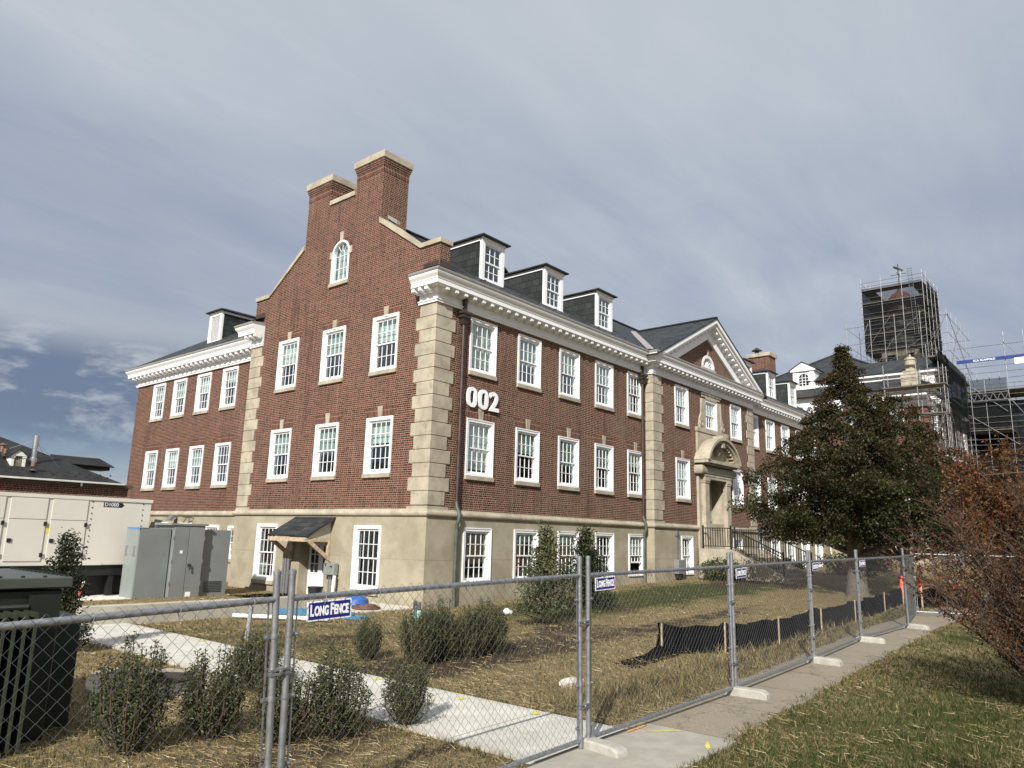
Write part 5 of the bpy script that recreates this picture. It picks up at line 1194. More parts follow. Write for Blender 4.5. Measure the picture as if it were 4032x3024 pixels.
SH = [(3.55, 7.75, .98, 1.0, 0, 'leafy evergreen shrub nearest the transformer, in front of the drain'), (4.33, 7.65, .90, .95, 1, 'evergreen shrub left of the paired fence posts'),
      (4.72, 6.95, .78, .95, 2, 'evergreen shrub directly behind the paired fence posts'), (5.85, 9.35, .72, .95, 3, 'evergreen shrub at the far side of the path edge, left of the posts'),
      (5.22, 6.72, .84, .95, 0, 'evergreen shrub below the largest blue sign'), (6.02, 6.52, .72, .78, 1, 'loose open shrub on the new path edge, right of the largest sign'),
      (8.40, 10.1, .68, .68, 2, 'small shrub alone at the far edge of the new path'), (8.72, 9.25, .92, .92, 3, 'left end of the clump of four shrubs before the standpipe'),
      (9.35, 9.35, .90, .95, 0, 'second shrub from the left in the clump of four'), (9.85, 9.15, .86, .95, 1, 'third shrub from the left in the clump of four'), (10.35, 9.2, .90, .95, 2, 'right end of the clump of four shrubs')]
for i, (x, y, h, w_, k, lab) in enumerate(SH):
    t = thing('shrub', tz(x, y), lab, 'shrub', 'low evergreen shrubs', i*1.3); t.scale = (w_, w_, h); link('stems', SM[k][0], t); link('foliage', SM[k][1], t)
def cone_shrub(x, y, h, rad, n, ls, seed, lab, **k_):
    a, b_ = shrub_mesh(h, rad, n, ls, seed, True, **k_); t = thing('cone_shrub', tz(x, y), lab, 'shrub', 'upright cone-shaped shrubs'); link('stems', a, t); link('foliage', b_, t); return t
cone_shrub(14.75, 11.3, 2.35, .82, 5200, .085, 61, 'cone-shaped holly, lighter green with bare lower trunk, in front of the basement windows', cols=[(.045, .060, .022), (.075, .090, .035), (.10, .115, .05), (.14, .13, .06)], wts=[3, 4, 3, 1], low=.35)
cone_shrub(18.7, 12.85, 2.3, .85, 6500, .085, 62, 'dense very dark cone-shaped holly behind the second sign', cols=[(.018, .026, .012), (.028, .038, .016), (.045, .055, .024)], wts=[4, 4, 1.5])
cone_shrub(5.05, 14.05, 1.98, .50, 4600, .07, 63, 'dark holly bush between the transformer and the generator', cols=[(.020, .028, .014), (.032, .042, .020), (.055, .062, .03)], wts=[4, 4, 1.5])
for (x, y, h, rad, sd, lab, c_) in ((30.6, 14.2, .9, 1.0, 71, 'dark shrub at the foot of the entrance steps', None), (36.5, 13.6, .8, .9, 72, 'low bush by the basement windows beyond the steps', None), (47, 12.0, 1.9, 1.6, 73, 'bush with crimson leaves in the far bed behind the tree trunk', [(.16, .025, .03), (.10, .02, .022), (.05, .05, .02)]), (40.5, 11.6, 1.3, 1.6, 74, 'olive green bush in the far bed', None)):
    a, b_ = shrub_mesh(h, rad, 3200, .12, sd, cols=c_, wts=[2, 2, 1] if c_ else None); t = thing('shrub', tz(x, y), lab, 'shrub'); link('stems', a, t); link('foliage', b_, t)
# ---------------------------------------------------------------- straw, grass
def blocked(x, y):
    wv = .09*math.sin(5.3*x+2*math.sin(3.1*x))*math.sin(11*x)
    if 5.88 < x < 7.54 and 4.5 < y < 17.3: return True
    if x > 4.6 and y+wv < (4.60 if x < 7.95 else 4.70+.75*min(1, (x-7.95)/38*3.2)) and y-.06+wv > (3.5 if x < 7.95 else 3.62+.6*min(1, (x-7.95)/38*3)): return True
    if y > 15.9 and x > 15.1: return True
    if (y > 15.5 and x > 27.5) or (x > 15.05 and y > 15.85): return True
    if 7.4 < x < 13.3 and y > 22.8: return True
    if (12.3 < x < 15.1 and 16.1 < y < 18.9) or (6.5 < x < 13 and 17 < y < 17.35): return True
    if x < 3.1 and 8.6 < y < 10.6: return True
    if ((x-5.1)/1.0)**2+((y-10.6)/.9)**2 < .85: return True
    if 31.2 < x < 35 and y > 11.6: return True
    return False
def scatter(n, smin, smax, azmin=8, azmax=93, seed=1):
    r = np.random.default_rng(seed); D = 1/r.uniform(1/smax, 1/smin, n); a = np.radians(r.uniform(azmin, azmax, n)); return D*np.sin(a), D*np.cos(a), r, D
GRASSM = leafmat('grass_blade', .7, .3)
def tri_mesh(name, V, cols, mat):
    n = len(V)//3; me = bpy.data.meshes.new(name); me.vertices.add(3*n); me.vertices.foreach_set('co', V.astype(np.float32).ravel()); me.loops.add(3*n)
    me.loops.foreach_set('vertex_index', np.arange(3*n, dtype=np.int32)); me.polygons.add(n); me.polygons.foreach_set('loop_start', np.arange(n, dtype=np.int32)*3); me.update(calc_edges=True)
    a = me.attributes.new('Col', 'FLOAT_COLOR', 'POINT'); a.data.foreach_set('color', np.concatenate([np.repeat(cols, 3, 0), np.ones((3*n, 1))], 1).astype(np.float32).ravel()); me.materials.append(mat); return me
gnd = np.vectorize(ground); blk = np.vectorize(blocked); zn = np.vectorize(zone)
def lawn_noise(x, y):
    return .5+.25*np.sin(1.7*x+1.1*np.sin(1.3*y))+.25*np.sin(2.3*y+1.4*np.sin(.9*x+1))
# straw lying about
x, y, r, D = scatter(230000, 4.6, 40, seed=5); ok = ~blk(x, y); gr_, ba_ = zn(x, y)
ok &= r.uniform(0, 1, len(x)) < (1-.62*gr_)*(1-.72*ba_)*(.25+.75*lawn_noise(x, y))*np.where(y < 4.1, np.where(lawn_noise(x*1.3, y*1.7) > .62, .75, .22), 1); x, y, D = x[ok], y[ok], D[ok]; n = len(x); z = gnd(x, y)
a = r.uniform(0, 2*math.pi, n); L = r.uniform(.04, .17, n)*np.where(r.uniform(0, 1, n) < .06, 1.6, 1); w_ = np.clip(.0013+.00024*D, .0016, .007)*r.uniform(.7, 1.5, n); ti = np.abs(r.normal(0, .18, n))
dx_, dy_ = np.cos(a), np.sin(a); zc0 = z+.012+r.uniform(0, .035, n)
p0 = np.stack([x-dx_*L/2-dy_*w_/2, y-dy_*L/2+dx_*w_/2, zc0], 1); p1 = np.stack([x-dx_*L/2+dy_*w_/2, y-dy_*L/2-dx_*w_/2, zc0+w_*.8], 1); p2 = np.stack([x+dx_*L/2, y+dy_*L/2, zc0+L*ti], 1)
cs = palette(n, [(.36, .27, .135), (.47, .375, .21), (.25, .18, .090), (.60, .51, .33), (.15, .11, .058)], [4, 3, 3, 1, 1.5], 8)
tag(link('straw', tri_mesh('straw', np.stack([p0, p1, p2], 1).reshape(-1, 3), cs, leafmat('straw_blade', .8, .15))), 'scattered golden straw mulch over the lawn', 'straw', kind='stuff')
# living and dry grass
x, y, r, D = scatter(330000, 4.4, 42, seed=9); ok = ~blk(x, y); gr_, ba_ = zn(x, y)
edge = ((np.abs(x-5.85) < .09) | (np.abs(x-7.6) < .10)) & (y > 4.7) & (y < 17)
dens = np.clip(.20+1.0*gr_+.35*(lawn_noise(y, x)-.5), 0, 1)*(1-.8*ba_); dens = np.where(y < 4.2, np.maximum(dens, .95), dens); dens = np.where(edge, .9, dens); dens = np.where((y > 5.0) & (y < 6.1) & (x > 7.8), np.maximum(dens, .8), dens)
ok &= r.uniform(0, 1, len(x)) < dens; x, y, D, gr_ = x[ok], y[ok], D[ok], gr_[ok]; n = len(x); z = gnd(x, y)
tall = ((y > 4.9) & (y < 6.4) & (x > 7.7)).astype(float)*np.clip((y-4.7)/.7, 0, 1)
h = r.uniform(.03, .085, n)*(1+2.6*tall*r.uniform(.2, 1, n)); w_ = np.clip(.002+.0005*D, .003, .012); a = r.uniform(0, 2*math.pi, n); le = r.normal(0, .5, (n, 2))*h[:, None]
p0 = np.stack([x-np.cos(a)*w_, y-np.sin(a)*w_, z-.005], 1); p1 = np.stack([x+np.cos(a)*w_, y+np.sin(a)*w_, z-.005], 1); p2 = np.stack([x+le[:, 0], y+le[:, 1], z+h], 1)
gc = palette(n, [(.040, .058, .015), (.060, .078, .022), (.085, .092, .030), (.115, .105, .042)], [4, 4, 2, 1], 12); dc_ = palette(n, [(.27, .215, .105), (.20, .155, .078), (.35, .29, .155), (.12, .11, .048)], [3, 3, 1, 2], 13)
dry = (r.uniform(0, 1, n) < np.clip(.72-.9*gr_+.35*tall-.22*(y < 4.1), .08, .9))[:, None]
tag(link('grass', tri_mesh('grass', np.stack([p0, p1, p2], 1).reshape(-1, 3), np.where(dry, dc_, gc), GRASSM)), 'short patchy lawn grass, green by the building and dry by the fence', 'grass', kind='stuff')
# ---------------------------------------------------------------- low brick outbuilding on the left
ob = thing('outbuilding', (2, 32, 0), 'low brick outbuilding with black hipped roof behind the generator', 'building', world=True)
oy, oz = 29.0, 3.42
MB().box(-30, 12.2, oy, oy+9, -.3, oz).build('wall', BRICKF, ob)
MB().box(-30.1, 12.32, oy-.10, oy+9.1, oz+.002, oz+.15).build('fascia', M('brown_fascia', (.085, .062, .035), .7, var=.25, scale=4), ob)
MB().box(-30.2, 11.95, oy-.26, oy-.10, oz+.12, oz+.18).build('gutter', M('white_gutter', (.62, .62, .60), .4), ob)
q = MB()
for x in (7.95, 10.5, 5.4): q.box(x, x+.06, oy-.16, oy-.11, oz+.0, oz+.13)
q.build('bracket', NW, ob)
k = .49; ex, ey, ez = 11.85, oy-.25, oz+.19; dp = 5.0
r_ = MB(); slab(r_, [(-30, ey, ez), (ex, ey, ez), (ex-dp, ey+dp, ez+dp*k), (-30, ey+dp, ez+dp*k)], .05); slab(r_, [(ex, ey, ez), (ex, ey+2*dp, ez), (ex-dp, ey+dp, ez+dp*k)], .05); slab(r_, [(-30, ey+2*dp, ez), (ex, ey+2*dp, ez), (ex-dp, ey+dp, ez+dp*k), (-30, ey+dp, ez+dp*k)], .05)
orf = r_.build('roof', SHING, ob)
pieces('snow_guard', SG, [(3.5+i*.18, ey+.3+.2*(i % 2), ez+(.3+.2*(i % 2))*k) for i in range(46)], orf)
dx0, dy0, dz0 = 8.66, 29.55, 3.92
q = MB(); q.box(dx0-.22, dx0-.13, dy0-.03, dy0+.9, dz0, dz0+.44).box(dx0+.13, dx0+.22, dy0-.03, dy0+.9, dz0, dz0+.44).box(dx0-.24, dx0-.11, dy0-.05, dy0-.02, dz0+.36, dz0+.42).box(dx0+.11, dx0+.24, dy0-.05, dy0-.02, dz0+.36, dz0+.42)
q.prism([(dx0-.28, dz0+.42), (dx0+.28, dz0+.42), (dx0, dz0+.64)], lambda u, v, w_: (u, w_, v), dy0-.06, dy0+1.3); od = q.build('dormer', M('flaking_white', (.68, .68, .66), .7, var=.2, scale=30), ob)
q = MB()
for i in range(12): q.box(dx0-.13, dx0+.13, dy0+.0, dy0+.02, dz0+.01+i*.036, dz0+.03+i*.036)
q.build('louver', M('faded_louver', (.30, .26, .19), .7, var=.3, scale=9), od)
q = MB(); slab(q, [(dx0-.32, dy0-.09, dz0+.40), (dx0, dy0-.09, dz0+.66), (dx0, dy0+1.6, dz0+.66), (dx0-.32, dy0+1.6, dz0+.40)], .03); slab(q, [(dx0+.32, dy0-.09, dz0+.40), (dx0, dy0-.09, dz0+.66), (dx0, dy0+1.6, dz0+.66), (dx0+.32, dy0+1.6, dz0+.40)], .03); q.build('dormer_roof', SHING, od)
fl_ = MB().lathe([(.075, -.1), (.075, .40), (.09, .40), (.09, .86), (.08, .86)], (9.22, 29.9, 4.28), 14).lathe([(.12, -.1), (.12, .05), (.08, .08)], (9.22, 29.9, 4.28), 14).build('flue', M('bright_steel', (.62, .63, .64), .28, .9), ob, smooth=True)
q = MB()
for s_ in ((8.3, 30.4, 4.5), (9.75, 30.5, 4.5), (10.0, 29.6, 4.05)): q.tube([(9.22, 29.9, 4.98), s_], .006, 3)
q.build('guy_wire', GALV, fl_)
q = MB().lathe([(.02, .22), (.12, .15), (.07, .14), (.07, -.1)], (8.35, 30.3, 4.58), 10).lathe([(.07, .2), (.07, -.1)], (8.42, 30.15, 4.40), 10).lathe([(.13, .03), (.07, -.06), (.05, -.1)], (8.42, 30.15, 4.40), 10).lathe([(.08, .02), (.08, .16), (.03, .2)], (9.02, 29.15, 3.98), 10).lathe([(.13, 0), (.05, .04)], (9.02, 29.15, 3.86), 10)
q.build('roof_vent', M('vent_brown', (.16, .10, .075), .7, .2, var=.3, scale=9), ob)
q = MB(); q.box(11.2, 13.2, 33.4, 34.3, 4.35, 4.50); slab(q, [(11.0, 33.2, 4.5), (13.3, 33.2, 4.5), (12.9, 33.8, 4.85), (11.0, 33.8, 4.85)], .04); q.build('rear_dormer', SHING, ob)
# ---------------------------------------------------------------- main building with the scaffolded cupola
mbd = thing('main_building', (90, 21, .8), 'larger brick main building with white cornice, hipped slate roof and cupola, far right', 'building', world=True)
mx, my0, my1, mz = 64.0, 12.2, 30.2, 14.35
wy = [14.6, 17.6, 20.7, 23.8, 26.9]
lv = [(1.4, 3.0), (4.6, 6.9), (7.9, 10.0), (10.9, 12.75)]
fill(rect(my0, my1, -.3, 13.2), [hole(c_, 1.45, a, b_) for c_ in wy for a, b_ in lv], fX(mx), (-1, 0, 0), 'wall', BRICK, mbd)
fill(rect(my0, my1, -.3, 3.4), [hole(c_, 1.45, lv[0][0], lv[0][1]) for c_ in wy], fX(mx-.04), (-1, 0, 0), 'basement_wall', CONC, mbd)
for c_ in wy:
    for a, b_ in lv: window(mx, c_, a, RE, 1.45, b_-a, rb(None, 0, 3), parent=mbd, cols=3)
sxs = [66.5+3.1*i for i in range(20)]
fill(rect(mx, 140, -.3, 13.2), [hole(c_, 1.3, a, b_) for c_ in sxs for a, b_ in lv[1:]], fY(my0), (0, -1, 0), 'wall', BRICK, mbd)
for c_ in sxs[:8]:
    for a, b_ in lv[1:]: window(c_, my0, a, 0, 1.3, b_-a, 0, parent=mbd, cols=3)
MB().quad((mx, my1, -.3), (140, my1, -.3), (140, my1, 14), (mx, my1, 14)).quad((140, my0, -.3), (140, my1, -.3), (140, my1, 14), (140, my0, 14)).build('wall', BRICK, mbd)
MB().box(mx+.6, 139, my0+.6, my0+.7, 0, 14).box(mx+.6, mx+.7, my0+.7, my1-.3, 0, 14).build('room_wall', ROOM, mbd)
mp_ = [(140, my1), (mx, my1), (mx, my0), (140, my0)]
MB().sweep([(-.02, 12.85), (.06, 12.85), (.09, 13.0), (.05, 13.05), (.05, 13.5), (.15, 13.62), (.15, 13.68), (-.02, 13.68)], mp_, 1).build('frieze', WHITE, mbd)
mc = MB().sweep([(-.02, 13.68), (.62, 13.68), (.62, 13.88), (.68, 13.95), (.80, 14.12), (.80, 14.22), (-.02, 14.3)], mp_, 1).build('cornice', WHITE, mbd)
q = MB()
for i in range(26): y = my0+.3+i*.7; q.box(mx-.52, mx-.12, y, y+.24, 13.52, 13.679)
for i in range(60): x = mx+.4+i*.7; q.box(x, x+.24, my0-.52, my0-.12, 13.52, 13.679)
q.build('modillions', WHITE, mc)
MB().sweep([(-.02, 14.302), (.82, 14.225), (.84, 14.36), (.74, 14.37), (-.02, 14.4)], mp_, 1).build('gutter', GUTT, mc)
k = .60; e0, e1 = my0-.6, my1+.6; hw = (e1-e0)/2; exm = mx-.6; ym = (e0+e1)/2; zr = 14.34+hw*k
SL3 = slate('main_slate', .28, .5, (.020, .022, .024), (.036, .039, .041), .4)
r_ = MB(); slab(r_, [(exm, e0, 14.34), (exm, e1, 14.34), (exm+hw, ym, zr)]); slab(r_, [(exm, e0, 14.34), (141, e0, 14.34), (141, ym, zr), (exm+hw, ym, zr)]); slab(r_, [(exm, e1, 14.34), (141, e1, 14.34), (141, ym, zr), (exm+hw, ym, zr)])
mrf = r_.build('roof', SL3, mbd)
q = MB()
for a, b_ in (((exm, e0, 14.36), (exm+hw, ym, zr+.03)), ((exm, e1, 14.36), (exm+hw, ym, zr+.03)), ((exm+hw, ym, zr+.03), (140, ym, zr+.03))): q.bar(a, b_, .3, .10)
q.build('hip_cap', SL3, mbd)
# pedimented dormer
dX, dY, dZ = 64.95, 21.78, 15.30
gx_ = lambda u, v, w_: (w_, u, v)
q = MB(); q.box(dX-.05, dX+.12, dY-.92, dY-.42, dZ, dZ+1.62).box(dX-.05, dX+.12, dY+.42, dY+.92, dZ, dZ+1.62).box(dX-.05, dX+.12, dY-.42, dY+.42, dZ, dZ+.32)
fill([(dY-.42, dZ+1.0), (dY-.42, dZ+1.75), (dY+.42, dZ+1.75), (dY+.42, dZ+1.0)]+[(dY+.42*math.cos(a), dZ+1.0+.42*math.sin(a)) for a in [i*math.pi/10 for i in range(1, 10)]], [], fX(dX-.02), (-1, 0, 0), 'spandrel', WHITE, mbd)
for s_ in (-1, 1): q.box(dX-.12, dX-.05, dY+s_*.72-.14, dY+s_*.72+.14, dZ, dZ+1.62); q.box(dX+.12, dX+2.4, dY+s_*.90-.03, dY+s_*.90+.03, dZ+.2, dZ+1.6)
q.prism([(dY-1.08, dZ+1.62), (dY+1.08, dZ+1.62), (dY+1.08, dZ+1.76), (dY, dZ+2.38), (dY-1.08, dZ+1.76)], gx_, dX-.22, dX+3.8)
dmo = q.build('dormer', WHITE, mbd)
q = MB(); slab(q, [(dX-.30, dY-1.2, dZ+1.76), (dX-.30, dY, dZ+2.47), (dX+4.2, dY, dZ+2.47), (dX+4.2, dY-1.2, dZ+1.76)], .05); slab(q, [(dX-.30, dY+1.2, dZ+1.76), (dX-.30, dY, dZ+2.47), (dX+4.2, dY, dZ+2.47), (dX+4.2, dY+1.2, dZ+1.76)], .05); q.build('dormer_roof', SL3, dmo)
MB().box(dX+.05, dX+.07, dY-.42, dY+.42, dZ+.3, dZ+1.42).build('pane', M('dark_pane', (0, 0, 0)), dmo)
q = MB()
for u in (-.14, .14): q.box(dX+.02, dX+.05, dY+u-.02, dY+u+.02, dZ+.3, dZ+1.4)
for z_ in (.55, .8, 1.05): q.box(dX+.018, dX+.048, dY-.42, dY+.42, dZ+z_-.02, dZ+z_+.02)
q.build('muntins', WHITE, dmo)
# cross gable, urn on its pedestal
q = MB(); q.prism([(65.2, 14.3), (70.8, 14.3), (70.8, 15.85), (68.0, 17.3), (65.2, 15.85)], gY, 11.75, 21.0)
q.prism([(64.85, 15.72), (71.15, 15.72), (71.15, 15.95), (68.0, 17.58), (64.85, 15.95)], gY, 11.45, 11.75); q.box(64.9, 65.2, 11.75, 20, 15.72, 15.95); q.build('cross_gable', WHITE, mbd)
q = MB(); slab(q, [(64.8, 11.3, 15.96), (68.0, 11.3, 17.62), (68.0, 21.5, 17.62), (64.8, 21.5, 15.96)], .06); slab(q, [(71.2, 11.3, 15.96), (68.0, 11.3, 17.62), (68.0, 21.5, 17.62), (71.2, 21.5, 15.96)], .06); q.build('cross_gable_roof', SL3, mbd)
ur = MB().box(63.7, 64.9, 12.55, 13.85, 14.35, 15.45).box(63.85, 64.75, 12.7, 13.7, 15.45, 15.75).box(64.0, 64.6, 12.9, 13.5, 15.75, 15.95)
ur.lathe([(.14, 0), (.14, .10), (.40, .28), (.42, .62), (.36, .66), (.45, .70), (.45, .76), (.30, .90), (.08, 1.0), (.10, 1.10), (.02, 1.2)], (64.3, 13.2, 15.95), 16); ur.build('urn', STONE, mbd)
# front bay under the second scaffold
MB().box(82, 118, 8.9, 12.1, -.3, 12.6).build('front_bay', BRICK, mbd); MB().box(81.6, 118.4, 8.5, 12.1, 12.6, 13.9).build('bay_cornice', WHITE, mbd)
q = MB(); slab(q, [(81.5, 8.4, 13.95), (118.5, 8.4, 13.95), (118.5, 13.5, 16.6), (81.5, 13.5, 16.6)]); q.build('bay_roof', SL3, mbd)
# cupola
ux, uy = 99.3, 20.9
q = MB().box(ux-2.1, ux+2.1, uy-2.1, uy+2.1, 18, 25.6).box(ux-2.3, ux+2.3, uy-2.3, uy+2.3, 25.6, 26.1); cu = q.build('cupola', M('cupola_stone', (.52, .48, .40), .8), mbd)
q = MB()
q.lathe([(1.9, 26.1), (1.9, 28.4), (2.15, 28.5), (2.15, 28.9), (1.7, 29.0), (1.7, 30.4), (1.95, 30.5)], (ux, uy, 0), 8); q.build('drum', WHITE, cu)
q = MB().lathe([(1.95, 30.5), (1.9, 31.2), (1.6, 32.3), (1.0, 33.1), (.35, 33.6), (.2, 34.0), (.35, 34.3), (.15, 34.6)], (ux, uy, 0), 16); q.build('dome', M('copper_dome', (.20, .095, .065), .5, .5, var=.3), cu, smooth=True)
q = MB().tube([(ux, uy, 34.4), (ux, uy, 37.2)], .05, 6).tube([(ux, uy-.9, 35.8), (ux, uy+.9, 35.8)], .035, 5).tube([(ux-.9, uy, 35.8), (ux+.9, uy, 35.8)], .035, 5).bar((ux, uy-.5, 36.2), (ux, uy+.5, 36.9), .05, .28); q.build('weather_vane', IRON, cu)
q = MB()
for s_ in (-1.0, 1.0): q.box(ux-2.13, ux-2.09, uy+s_-.45, uy+s_+.45, 22.0, 25.0)
q.build('pane', M('dark_pane', (0, 0, 0)), cu)
# ---------------------------------------------------------------- scaffolding
TUBE = M('scaffold_tube', (.20, .205, .21), .45, .5, var=.35, scale=3); PLANK = M('scaffold_plank', (.12, .105, .08), .85, var=.2)
def netmat(nm, a):
    m, g, b = newmat(nm); pos = g.n('ShaderNodeNewGeometry').outputs['Position']
    tr = g.n('ShaderNodeBsdfTransparent', ins={0: (.9, .9, .92, 1)}); b.inputs['Base Color'].default_value = (.012, .013, .014, 1); b.inputs['Roughness'].default_value = 1.0; b.inputs['Specular IOR Level'].default_value = 0.0
    f = g.m('ADD', a-.12, g.m('MULTIPLY', g.noise(pos, .9, 5, .65), .24), clamp=True)
    mx_ = g.n('ShaderNodeMixShader', ins={0: f, 1: tr.outputs[0], 2: b.outputs[0]}); g.lk(mx_.outputs[0], m.node_tree.nodes['Material Output'].inputs[0]); return m
NET = netmat('net_and_shade', .90); NETM = netmat('mid_net', .80); NETT = netmat('thin_net', .55)
def scaffold(t, xs, ys, z0, z1, lift, r_=.030, braces=(), decks=(), posttop=.9, guard=True):
    q = MB(); lg = MB(); br = MB(); dk = MB()
    xs = list(xs); ys = list(ys); per = [(x, y) for x in xs for y in ys if x in (xs[0], xs[-1]) or y in (ys[0], ys[-1])]
    for x, y in per: q.tube([(x, y, z0), (x, y, z1+random.uniform(.2, posttop))], r_, 5)
    z = z0
    while z <= z1+.01:
        for dz_ in ((0, .5, 1.0) if guard else (0,)):
            if z+dz_ > z1+.6: continue
            for y in (ys[0], ys[-1]): lg.tube([(xs[0]-.15, y, z+dz_), (xs[-1]+.15, y, z+dz_)], r_*.85, 4)
            for x in (xs[0], xs[-1]): lg.tube([(x, ys[0]-.15, z+dz_), (x, ys[-1]+.15, z+dz_)], r_*.85, 4)
        z += lift
    for a, b_ in braces: br.tube([a, b_], r_, 5)
    for (x0, x1, y0_, y1_, z) in decks: MB().box(x0, x1, y0_, y1_, z, z+.08).build('deck', PLANK, t)
    q.build('standards', TUBE, t); lg.build('ledgers', TUBE, t)
    if braces: br.build('braces', TUBE, t)
sc = thing('scaffold_tower', (ux, uy, 20), 'netted scaffold tower wrapped round the cupola on the far roof', 'scaffold', 'scaffolding on the main building', world=True)
X0, X1, Y0, Y1, ZB, ZT = 95.0, 103.6, 17.5, 24.3, 25.3, 33.3
lv2 = [25.3, 27.3, 29.3, 31.3, 33.0]
scaffold(sc, np.linspace(X0, X1, 5), np.linspace(Y0, Y1, 4), 21.0, 34.2, 2.0, braces=[((X0-.1, Y1, 25.3), (X0-.1, 21.2, 29.3)), ((X0-.1, 21.6, 25.8), (X0-.1, Y0, 29.6)), ((X0-.1, Y1, 22), (X0-.1, Y0, 26.5)), ((X0, Y0-.1, 25.3), (X1, Y0-.1, 30)), ((X0, Y0-.1, 31), (X1, Y0-.1, 27))],
         decks=[(X0, X0+1.4, Y0, Y1, z) for z in lv2]+[(X0+1.4, X1, Y0, Y0+1.3, z) for z in lv2]+[(X0+1.4, X1, Y1-1.3, Y1, z) for z in lv2])
q = MB(); q.quad((X0+.08, Y0+.1, 31.4), (X0+.08, Y1, 31.4), (X0+.08, Y1, ZT), (X0+.08, Y0+.1, ZT)); q.build('net_and_shade', NETT, sc)
q = MB(); q.quad((X0+.08, Y0+.1, ZB-.3), (X0+.08, Y1, ZB-.3), (X0+.08, Y1, 31.4), (X0+.08, Y0+.1, 31.4)).quad((X0, Y1-.06, ZB-.3), (X1, Y1-.06, ZB-.3), (X1, Y1-.06, ZT), (X0, Y1-.06, ZT)).quad((X1, Y0, ZB-3), (X1, Y1, ZB-3), (X1, Y1, ZT), (X1, Y0, ZT)); q.build('net_and_shade', NETM, sc)
q = MB(); q.quad((X0+2.3, Y0+.07, ZB-5), (X1, Y0+.07, ZB-5), (X1, Y0+.07, ZT+.6), (X0+2.3, Y0+.07, ZT+.6)); q.build('net_and_shade', NET, sc)
q = MB()
for s_ in (-.22, .22): q.tube([(X0-.12, 18.75+s_-.25, 26.6), (X0-.12, 18.75+s_, 34.9)], .03, 4)
for i in range(28): q.tube([(X0-.12, 18.53-.25+.008*i, 26.7+i*.3), (X0-.12, 18.97-.25+.008*i, 26.7+i*.3)], .025, 4)
q.build('ladder', TUBE, sc)
s2 = thing('scaffold', (ux, uy, 20), 'outer lower tier of bare scaffold tubes round the foot of the cupola tower', 'scaffold', 'scaffolding on the main building', world=True)
scaffold(s2, np.linspace(92.8, 106.5, 6), np.linspace(15.0, 25.7, 5), 19.5, 28.2, 2.1, braces=[((92.7, 25.7, 22), (92.7, 23.2, 28.2)), ((92.7, 23.2, 22), (92.7, 20.5, 26)), ((92.7, 15, 28), (92.7, 17.8, 22)), ((92.8, 14.9, 22), (99, 14.9, 28)), ((92.8, 14.9, 28), (106, 14.9, 22))], guard=False)
s3 = thing('scaffold', (63, 12.5, .8), 'scaffold bay at the near corner of the main building, beside the stone urn', 'scaffold', 'scaffolding on the main building', world=True)
scaffold(s3, (62.1, 63.3), (10.6, 12.4, 14.7), .8, 15.2, 2.0, r_=.027, braces=[((62.0, 10.6, 8), (62.0, 14.7, 4)), ((62.0, 10.6, 4), (62.0, 14.7, 8)), ((62.0, 10.6, 12), (62.0, 12.4, 8))], decks=[(62.0, 63.4, 10.5, 14.8, 14.1), (62.0, 63.4, 10.5, 12.6, 11.9)])
s4 = thing('scaffold', (70, 11, .8), 'long netted scaffold along the shaded front of the main building', 'scaffold', 'scaffolding on the main building', world=True)
scaffold(s4, np.linspace(64.2, 78.0, 7), (11.25, 12.0), .8, 17.0, 2.0, r_=.027, braces=[((64.2+2.3*i, 11.2, 1+2*((i+j) % 2)+4*j), (66.5+2.3*i, 11.2, 3-2*((i+j) % 2)+4*j)) for i in range(6) for j in range(3)], decks=[(64.2, 78.0, 11.25, 11.95, z) for z in (8.7, 16.7)])
q = MB(); q.add([(63.2, 11.1, 17.2), (75.2, 11.1, 17.0), (75.0, 11.1, 11.6), (68.6, 11.1, 11.4), (66.6, 11.1, 13.4), (64.8, 11.1, 15.6)], [tuple(range(6))]); q.build('net_and_shade', NET, s4)
s5 = thing('scaffold', (79, 9, .8), 'netted scaffold tower with trusses at the right edge, under the blue beam', 'scaffold', 'scaffolding on the main building', world=True)
scaffold(s5, (78.6, 81.0, 83.4), (6.2, 8.4, 10.2, 12.0), .8, 17.0, 2.0, r_=.029, braces=[((78.5, 12.0, 17.4), (78.5, 8.6, 14.2)), ((78.5, 12.0, 14.4), (78.5, 8.0, 11.2)), ((78.5, 12, 8), (78.5, 8.4, 4.5)), ((78.5, 8.4, 10), (78.5, 12, 6)), ((78.5, 8.4, 20.6), (78.5, 6.3, 17.6)), ((78.5, 6.2, 12), (78.5, 8.4, 15.5))], decks=[(78.6, 83.4, 6.2, 12, 16.2), (78.6, 83.4, 8.4, 12, 12.6)])
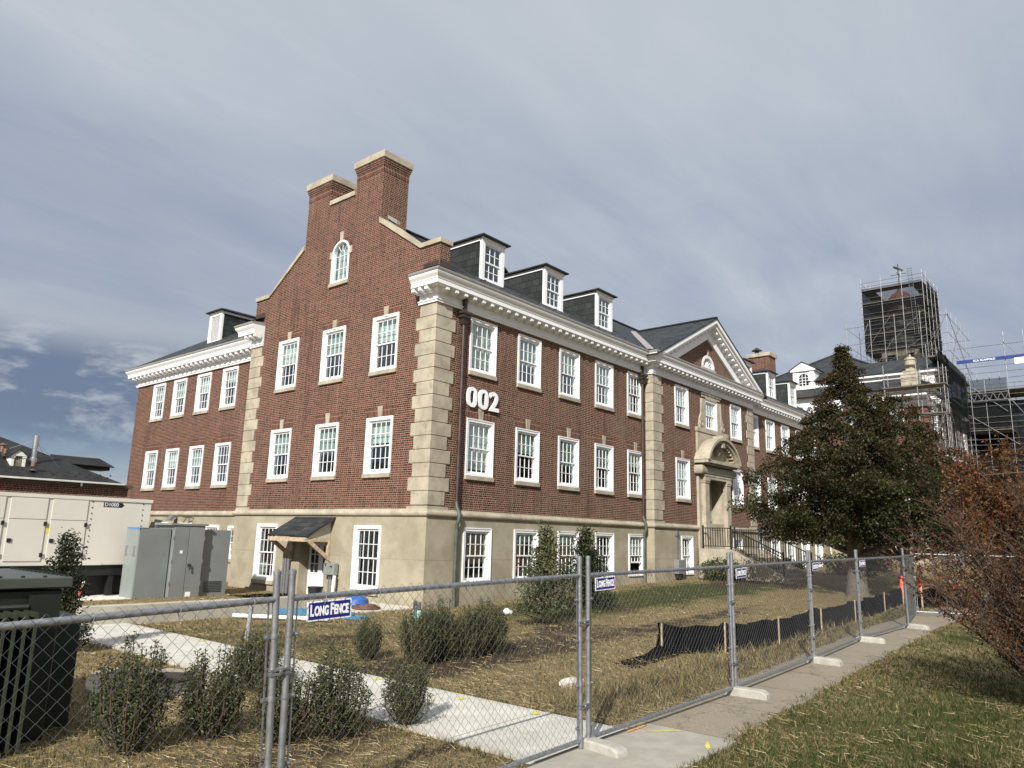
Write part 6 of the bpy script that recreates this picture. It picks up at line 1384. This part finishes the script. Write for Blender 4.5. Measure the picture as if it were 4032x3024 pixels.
q = MB(); q.quad((78.7, 8.5, 12.4), (78.7, 11.9, 12.4), (78.7, 11.9, 15.3), (78.7, 8.5, 15.3)); q.build('net_and_shade', NET, s5); q = MB(); q.quad((78.72, 8.5, 15.3), (78.72, 11.9, 15.3), (78.72, 11.9, 17.3), (78.72, 8.5, 17.3)).quad((83.5, 6, 1), (83.5, 12, 1), (83.5, 12, 16), (83.5, 6, 16)); q.build('net_and_shade', NETT, s5); q = MB(); q.quad((81.1, 6.3, .8), (81.1, 11.9, .8), (81.1, 11.9, 15.6), (81.1, 6.3, 15.6)); q.build('net_and_shade', NET, s5)  # last, tall sheet inside the tower is no net: it paints the interior shade
q = MB(); q.tube([(78.4, 12, 16.0), (78.4, 8.4, 16.0)], .05, 5).tube([(78.4, 12, 15.3), (78.4, 8.4, 15.3)], .05, 5)
for i in range(12): q.tube([(78.4, 12-.3*i, 15.3 if i % 2 else 16.0), (78.4, 11.7-.3*i, 16.0 if i % 2 else 15.3)], .035, 4)
q.build('truss', TUBE, s5)
q = MB()
for y in (8.4, 6.9, 6.2): q.tube([(78.6, y, 17), (78.6, y, 21.6)], .036, 5)
for z_ in (17.9, 18.5, 20.4): q.tube([(78.6, 12.1, z_), (78.6, 6.0, z_)], .03, 5)
for y in (11.0, 10.0, 9.2): q.tube([(80.5, y, 17), (80.5, y, 18.4)], .03, 5)
q.build('upper_frame', TUBE, s5)
BB = M('beam_blue', (.012, .03, .17), .45)
bm_ = thing('scaffold_beam', (78.45, 9.6, 19.1), 'blue steel beam with white lettering spanning the scaffold towers', 'beam', world=True)
MB().box(78.40, 78.50, 6.0, 12.2, 18.95, 19.25).build('beam', BB, bm_)
lt = text_mesh('SCA SCAFFOLD', .25, .01, NW, .006); l_ = link('lettering', lt, bm_); l_.location = (78.385, 10.0, 19.08); l_.rotation_euler = (0, 0, R(-90))
q = MB(); q.box(78.3, 78.36, 6.15, 7.7, 18.4, 18.95); t_ = q.build('notice_board', NW, s5)
# far belt of trees beyond the pavement so that the ground does not end in a bare line
for i, (x, y, h, sd) in enumerate(((120, 1, 9, 3), (96, -3, 7, 4), (150, -14, 11, 5), (70, -4, 5, 6))):
    big_tree(tz(x, y), h, h*.12, [(0, h*.28), (h*.4, h*.45), (h*.75, h*.33), (h, .2)], 90, 60, h*.12, h*.05, ('far round tree at the end of the pavement', 'distant tree behind the red bush, nearest the scaffold', 'tallest distant tree beyond the right edge', 'low rounded tree behind the orange tree')[i], lambda a_, q_: .5, sd, .3, 'distant trees on the right')
